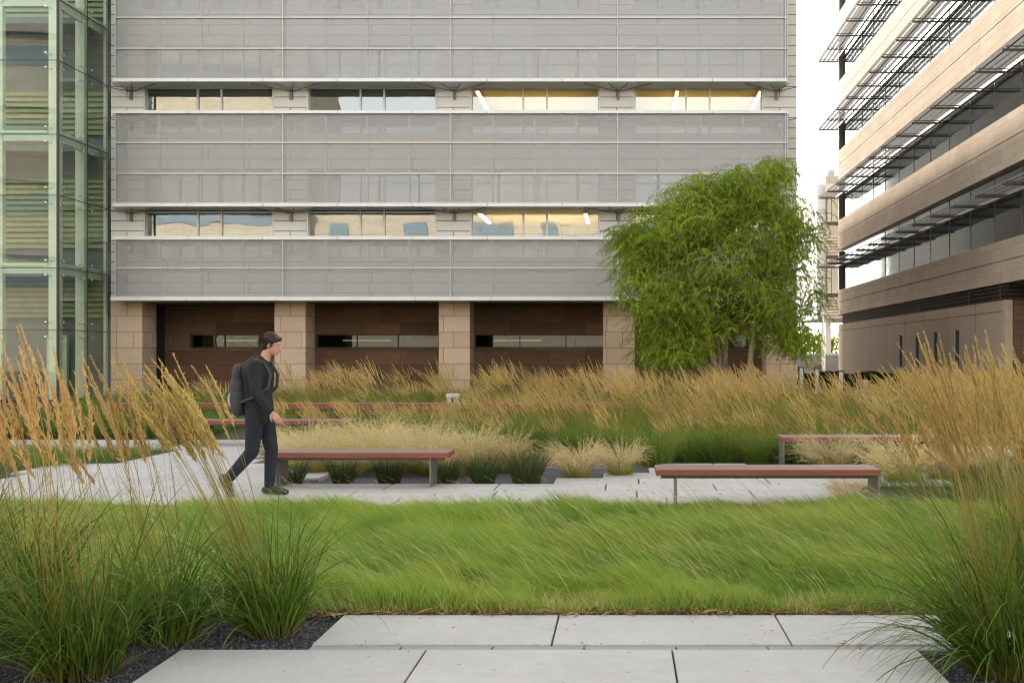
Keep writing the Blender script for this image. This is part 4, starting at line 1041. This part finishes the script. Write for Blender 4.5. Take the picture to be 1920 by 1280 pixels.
def L(px, py, rx, ry, rz, w_, dy=0): return ((px - 1345) * s_, dy, PZ(py, TD), rx * s_, ry, rz * s_, w_)
lobes = [L(1425, 372, 62, 1.5, 62, 1.2), L(1330, 415, 80, 1.7, 60, 1.5), L(1245, 440, 74, 1.6, 66, 1.5), L(1195, 485, 50, 1.3, 62, 1.), L(1240, 560, 82, 1.7, 72, 1.5, -.3), L(1350, 520, 110, 2.1, 110, 2.2),
         L(1440, 500, 75, 1.8, 110, 1.7), L(1478, 420, 40, 1.2, 60, .6), L(1515, 445, 32, .9, 80, .38), L(1520, 560, 24, .8, 50, .24), L(1455, 600, 66, 1.5, 60, 1.), L(1310, 625, 70, 1.5, 45, .75, .3), L(1250, 640, 55, 1.3, 42, .7), L(1490, 640, 36, .9, 38, .4), L(1268, 662, 62, 1.4, 36, .7),
         L(1372, 350, 48, 1.2, 42, .7), L(1312, 362, 42, 1.1, 36, .5), L(1455, 322, 30, .9, 26, .35), L(1282, 372, 40, 1.1, 30, .4), L(1180, 440, 28, .8, 24, .25)]
trunks = [((1347 - 1345) * s_, 0, -1.4, .3, 5.2, .13), ((1368 - 1345) * s_, .4, .3, .9, 6.2, .12), ((1390 - 1345) * s_, -.2, 1.7, -.4, 5.6, .11), ((1352 - 1345) * s_, .5, -.4, -.6, 6.4, .10), ((1335 - 1345) * s_, .2, -2.3, .2, 4.2, .09), ((1395 - 1345) * s_, .5, 2.2, .6, 4.4, .08)]
tree((PX(1345, TD), TD, 0), lobes, trunks, 9600, 'large drooping green pepper tree with several thin trunks in front of the grey building corner')
fl = [(0, 0, 3.4, 2.2, 2., 1.6, 1), (1., 0, 2.6, 1.6, 1.5, 1.2, .6), (-1.2, 0, 2.8, 1.5, 1.5, 1.2, .6)]
for k, (px, D, lab) in enumerate(((1524, 120., 'left one of two small pale trees far away behind the grey wall in the gap'), (1560, 128., 'right one of two small pale trees far away behind the grey wall in the gap'))):
    tree((PX(px, D), D, 0), fl, [(0, 0, .2, 0, 3., .12)], 260, lab, 'street_tree', 60 + k, (.25, .4), .2, (.3, .6), 8, 'street trees in the gap')
# ================================================================== walking person
def remesh(mb, name, mat, parent, voxel, smooth=4):
    o = mb.build(name + '_tmp', mat, parent)
    md = o.modifiers.new('r', 'REMESH'); md.mode = 'VOXEL'; md.voxel_size = voxel; md.use_smooth_shade = True
    if smooth: sm = o.modifiers.new('s', 'SMOOTH'); sm.iterations = smooth; sm.factor = .5
    bpy.context.view_layer.update()
    me = bpy.data.meshes.new_from_object(o.evaluated_get(bpy.context.evaluated_depsgraph_get()))
    me.name = name
    if not me.materials: me.materials.append(mat)
    old = o.data; bpy.data.objects.remove(o); bpy.data.meshes.remove(old)
    p = bpy.data.objects.new(name, me); link(p, parent)
    return p
PX_, PY_ = -3.83, 12.02
per = empty('person', (PX_, PY_, 0), 'person in a dark hooded jacket and dark trousers striding right along the paving', 'person')
def q(x, y, z): return Vector((PX_ + x, PY_ + y, z))
M['skin'] = plain('skin', (.52, .29, .20), .5, 0, .06, 20)
M['jacket'] = plain('dark_jacket_cloth', (.02, .021, .024), .85, 0, .25, 12, .2, .3)
M['trouser'] = plain('dark_trouser_cloth', (.020, .023, .034), .85, 0, .2, 14, .2, .3)
M['hairm'] = plain('dark_hair', (.035, .022, .015), .6, 0, .3, 60, .4)
M['shoe'] = plain('black_shoe', (.015, .015, .017), .5)
M['pack'] = plain('grey_pack_cloth', (.05, .05, .057), .8, 0, .12, 10, .2)
J = dict(pel=(-.08, 0, .93), waist=(-.10, 0, 1.08), chest=(-.09, 0, 1.28), neck0=(-.04, 0, 1.43), neck1=(.00, 0, 1.53), head=(.05, 0, 1.62),
         shR=(-.075, -.19, 1.385), elR=(-.03, -.255, 1.11), wrR=(.125, -.25, .915), shL=(-.085, .19, 1.385), elL=(-.27, .235, 1.14), wrL=(-.37, .225, .985),
         hiL=(-.065, .095, .90), knL=(.015, .095, .49), anL=(-.005, .09, .085), hiR=(-.095, -.095, .90), knR=(-.13, -.10, .48), anR=(-.39, -.10, .185))
J = {k: q(*v) for k, v in J.items()}
def hand(m, wr, d, up, side, curl):
    """palm, four fingers and a thumb; d points down the hand, up is the back of the hand"""
    d = d.normalized(); s = d.cross(up).normalized(); up = s.cross(d).normalized()
    m.cap(wr - d * .01, wr + d * .03, .024, .026, 8)
    for k in range(4):
        o = s * (-.028 + .0187 * k)
        a = wr + d * .03 + o * .7; kn = wr + d * .092 + o; m.cap(a, kn, .0125, .011, 8)
        ln = (.040, .046, .043, .033)[k]; c = curl * (.85 + .12 * k); p = kn; dd = d
        for seg, ra, rb in ((1., .0095, .0088), (.62, .0088, .0080), (.5, .0080, .0068)):
            dd = (dd * math.cos(c) - up * math.sin(c)).normalized(); e = p + dd * ln * seg; m.cap(p, e, ra, rb, 8); p = e
    th = wr + d * .025 - s * .026 * side; t1 = th + (d * .7 - s * .62 * side - up * .25).normalized() * .045; t2 = t1 + (d * .92 - s * .1 * side - up * .35).normalized() * .032
    m.cap(th, t1, .0125, .0105, 8); m.cap(t1, t2, .0105, .008, 8)
m = MB()
hd = J['head']; rot = Matrix.Rotation(R(14), 3, 'Y')
def H(x, y, z): return hd + rot @ Vector((x, y, z))
m.ell(H(-.012, 0, .028), (.098, .076, .090), 20, rot=rot)                      # skull
m.ell(H(.026, 0, -.045), (.066, .056, .068), 18, rot=rot)                      # jaw and face
m.ell(H(.062, 0, -.092), (.024, .026, .020), 12, rot=rot)                      # chin
m.cap(H(.080, 0, .012), H(.104, 0, -.030), .010, .015, 10)                     # nose
m.ell(H(.074, 0, .028), (.020, .052, .012), 12, rot=rot)                       # brow
m.ell(H(.083, 0, -.060), (.014, .025, .009), 10, rot=rot); m.ell(H(.080, 0, -.071), (.014, .022, .009), 10, rot=rot)   # lips
for sy_ in (-1, 1): m.ell(H(-.006, sy_ * .078, -.010), (.020, .010, .032), 10, rot=rot); m.ell(H(.056, sy_ * .034, -.028), (.022, .022, .018), 10, rot=rot)
m.cap(J['neck0'], H(-.022, 0, -.06), .058, .052); m.cap(J['chest'], J['neck0'], .115, .065); m.cap(J['pel'], J['waist'], .12, .11); m.cap(J['waist'], J['chest'], .11, .125)
for s in 'LR':
    m.cap(J['neck0'] + Vector((0, 0, -.04)), J['sh' + s], .05, .048); m.cap(J['sh' + s], J['el' + s], .046, .036); m.cap(J['el' + s], J['wr' + s], .036, .024)
    m.cap(J['hi' + s], J['kn' + s], .078, .052); m.cap(J['kn' + s], J['an' + s], .052, .034)
hand(m, J['wrR'], Vector((.62, -.04, -.78)), Vector((.2, -.95, .1)), -1, .42)
hand(m, J['wrL'], Vector((-.35, -.02, -.93)), Vector((-.25, .95, .1)), 1, .42)
body = remesh(m, 'body', M['skin'], per, .0065, 2)
for sy_ in (-1, 1):
    e = MB().ell(H(.0715, sy_ * .034, -.010), (.011, .013, .009), 12).build('eye', plain('eye_white', (.42, .40, .38), .3) if sy_ < 0 else bpy.data.materials['eye_white'], per, True)
    MB().ell(H(.0815, sy_ * .035, -.010), (.003, .006, .006), 10).build('iris', M['hairm'], e, True)
m = MB()
m.ell(H(-.022, 0, .040), (.103, .083, .094), 20, rot=rot); m.ell(H(-.055, 0, -.012), (.062, .079, .075), 16, rot=rot)
for k in range(0):
    a = rr.uniform(-2.6, 2.6); z = rr.uniform(.02, .125); m.cap(H(-.03 - .09 * math.cos(a) * .9, .075 * math.sin(a), z), H(-.045 - .098 * math.cos(a), .083 * math.sin(a), z - .02 + rr.uniform(0, .03)), .012, .006, 6)
m.cap(H(.055, -.045, .075), H(.055, .045, .075), .028, .028)
remesh(m, 'hair', M['hairm'], per, .008, 1)
B = Blades(77); r = B.r; n = 1500
u = r.normal(size=(n, 3)); u /= np.linalg.norm(u, axis=1, keepdims=True); u = u[(u[:, 2] > -.35) & (u[:, 0] < .62 + .4 * u[:, 2])]
pp = np.array([tuple(H(-.024 + .100 * a, .082 * b_, .036 + .094 * c_)) for a, b_, c_ in u]) - np.array([PX_, PY_, 0])
d = u * .35 + np.array([-.5, 0, -.75]) + r.normal(0, .35, u.shape)
B.chips(pp, d, r.uniform(.03, .06, len(u)), r.uniform(.004, .007, len(u)), t=.5)
put(B.mesh('hair_locks', leafmat('hair_lock', (.018, .012, .009), (.055, .036, .024), (.03, .02, .01), .99, .1, 0., .5)), 'hair_locks', per)
# jacket with hood
m = MB()
m.cap(J['chest'] + Vector((-.01, -.07, .03)), J['chest'] + Vector((-.01, .07, .03)), .15, .15, 18); m.cap(J['waist'] + Vector((0, -.05, 0)), J['waist'] + Vector((0, .05, 0)), .135, .135, 18)
m.cap(J['chest'] + Vector((0, -.06, 0)), J['waist'] + Vector((0, -.05, 0)), .145, .135, 18); m.cap(J['chest'] + Vector((0, .06, 0)), J['waist'] + Vector((0, .05, 0)), .145, .135, 18)
m.cap(J['waist'] + Vector((0, -.05, 0)), J['pel'] + Vector((.0, -.055, -.06)), .135, .138, 18); m.cap(J['waist'] + Vector((0, .05, 0)), J['pel'] + Vector((0, .055, -.06)), .135, .138, 18)
m.cap(J['neck0'] + Vector((-.02, 0, -.05)), J['neck0'] + Vector((-.01, 0, .012)), .095, .076)
for s, sy_ in (('L', 1), ('R', -1)):
    m.cap(J['neck0'] + Vector((-.02, sy_ * .04, -.06)), J['sh' + s], .075, .078); m.cap(J['sh' + s], J['el' + s], .076, .06); m.cap(J['el' + s], J['wr' + s] + (J['el' + s] - J['wr' + s]).normalized() * .02, .06, .043)
    w0 = J['wr' + s] + (J['el' + s] - J['wr' + s]).normalized() * .03; m.cap(w0, w0 + (J['el' + s] - w0).normalized() * .02, .045, .046)
    for f in (.18, .4, .62):
        c_ = J['el' + s].lerp(J['wr' + s], f); m.ell(c_, (.060 - .02 * f, .060 - .02 * f, .02), 10)
for k in range(7):                                                             # folded hood behind the neck
    a = -1.3 + 2.6 * k / 6; m.ell(J['neck0'] + Vector((-.075 - .05 * math.cos(a), .10 * math.sin(a), -.01 - .03 * math.cos(a))), (.055, .05, .05), 10)
jk = remesh(m, 'jacket', M['jacket'], per, .011, 3)
m = MB()
for sy_ in (-1, 1): m.cap(J['pel'] + Vector((0, sy_ * .055, .03)), J['pel'] + Vector((.0, sy_ * .06, -.05)), .122, .128, 16)
for s in 'LR':
    m.cap(J['hi' + s], J['kn' + s], .106, .072, 16); m.cap(J['kn' + s], J['an' + s] + (J['kn' + s] - J['an' + s]).normalized() * .03, .072, .056, 14)
    for f in (.55, .75, .92): c_ = J['kn' + s].lerp(J['an' + s], f); m.ell(c_, (.066 - .008 * f, .062 - .008 * f, .022), 12)
remesh(m, 'trousers', M['trouser'], per, .011, 3)
for s, toe, dn in (('L', Vector((1, 0, 0)), Vector((0, 0, -1))), ('R', Vector((.52, 0, -.85)), Vector((-.85, 0, -.52)))):
    m = MB(); a = J['an' + s]
    heel = a + dn * .035 - toe * .045; ball = a + dn * .047 + toe * .12; tip = a + dn * .052 + toe * .185
    m.cap(a, heel, .043, .043); m.cap(heel, ball, .042, .044); m.cap(ball, tip, .043, .030); m.cap(a, ball, .042, .036); m.cap(a + dn * -.05, a, .045, .044)
    remesh(m, 'shoe', M['shoe'], per, .008, 2)
# pale day pack on the back
bp = empty('backpack', tuple(q(-.30, 0, 1.02)), 'dark backpack with a pale grey pocket on the walking person\'s back', 'backpack')
m = MB()
for z, d_ in ((1.30, .065), (1.18, .09), (1.06, .10), (.97, .085)):
    for y in (-.08, -.04, 0, .04, .08): m.ell(q(-.29, y, z), (d_ * .85, .095, .12), 16)
remesh(m, 'pack_body', M['pack'], bp, .012, 8)
m = MB()
for y in (-.06, -.03, 0, .03, .06): m.ell(q(-.36, y, 1.03), (.04, .06, .09), 14)
remesh(m, 'pocket', plain('pale_pocket_cloth', (.40, .40, .41), .8, 0, .12, 10), bp, .012, 3)
for sy_ in (-1, 1):
    m = MB(); pts = [q(-.22, sy_ * .10, 1.40), q(-.12, sy_ * .115, 1.475), q(.005, sy_ * .115, 1.43), q(.075, sy_ * .125, 1.30), q(.055, sy_ * .15, 1.16), q(-.08, sy_ * .21, 1.06), q(-.25, sy_ * .15, 1.00)]
    for a, c_ in zip(pts[:-1], pts[1:]): m.cap(a, c_, .018, .018, 8)
    remesh(m, 'strap', M['pack'], bp, .01, 2)
MB().tube([q(-.25, -.03, 1.37), q(-.27, -.02, 1.42), q(-.27, .02, 1.42), q(-.25, .03, 1.37)], .009, 6).build('grab_handle', M['steeld'], bp)
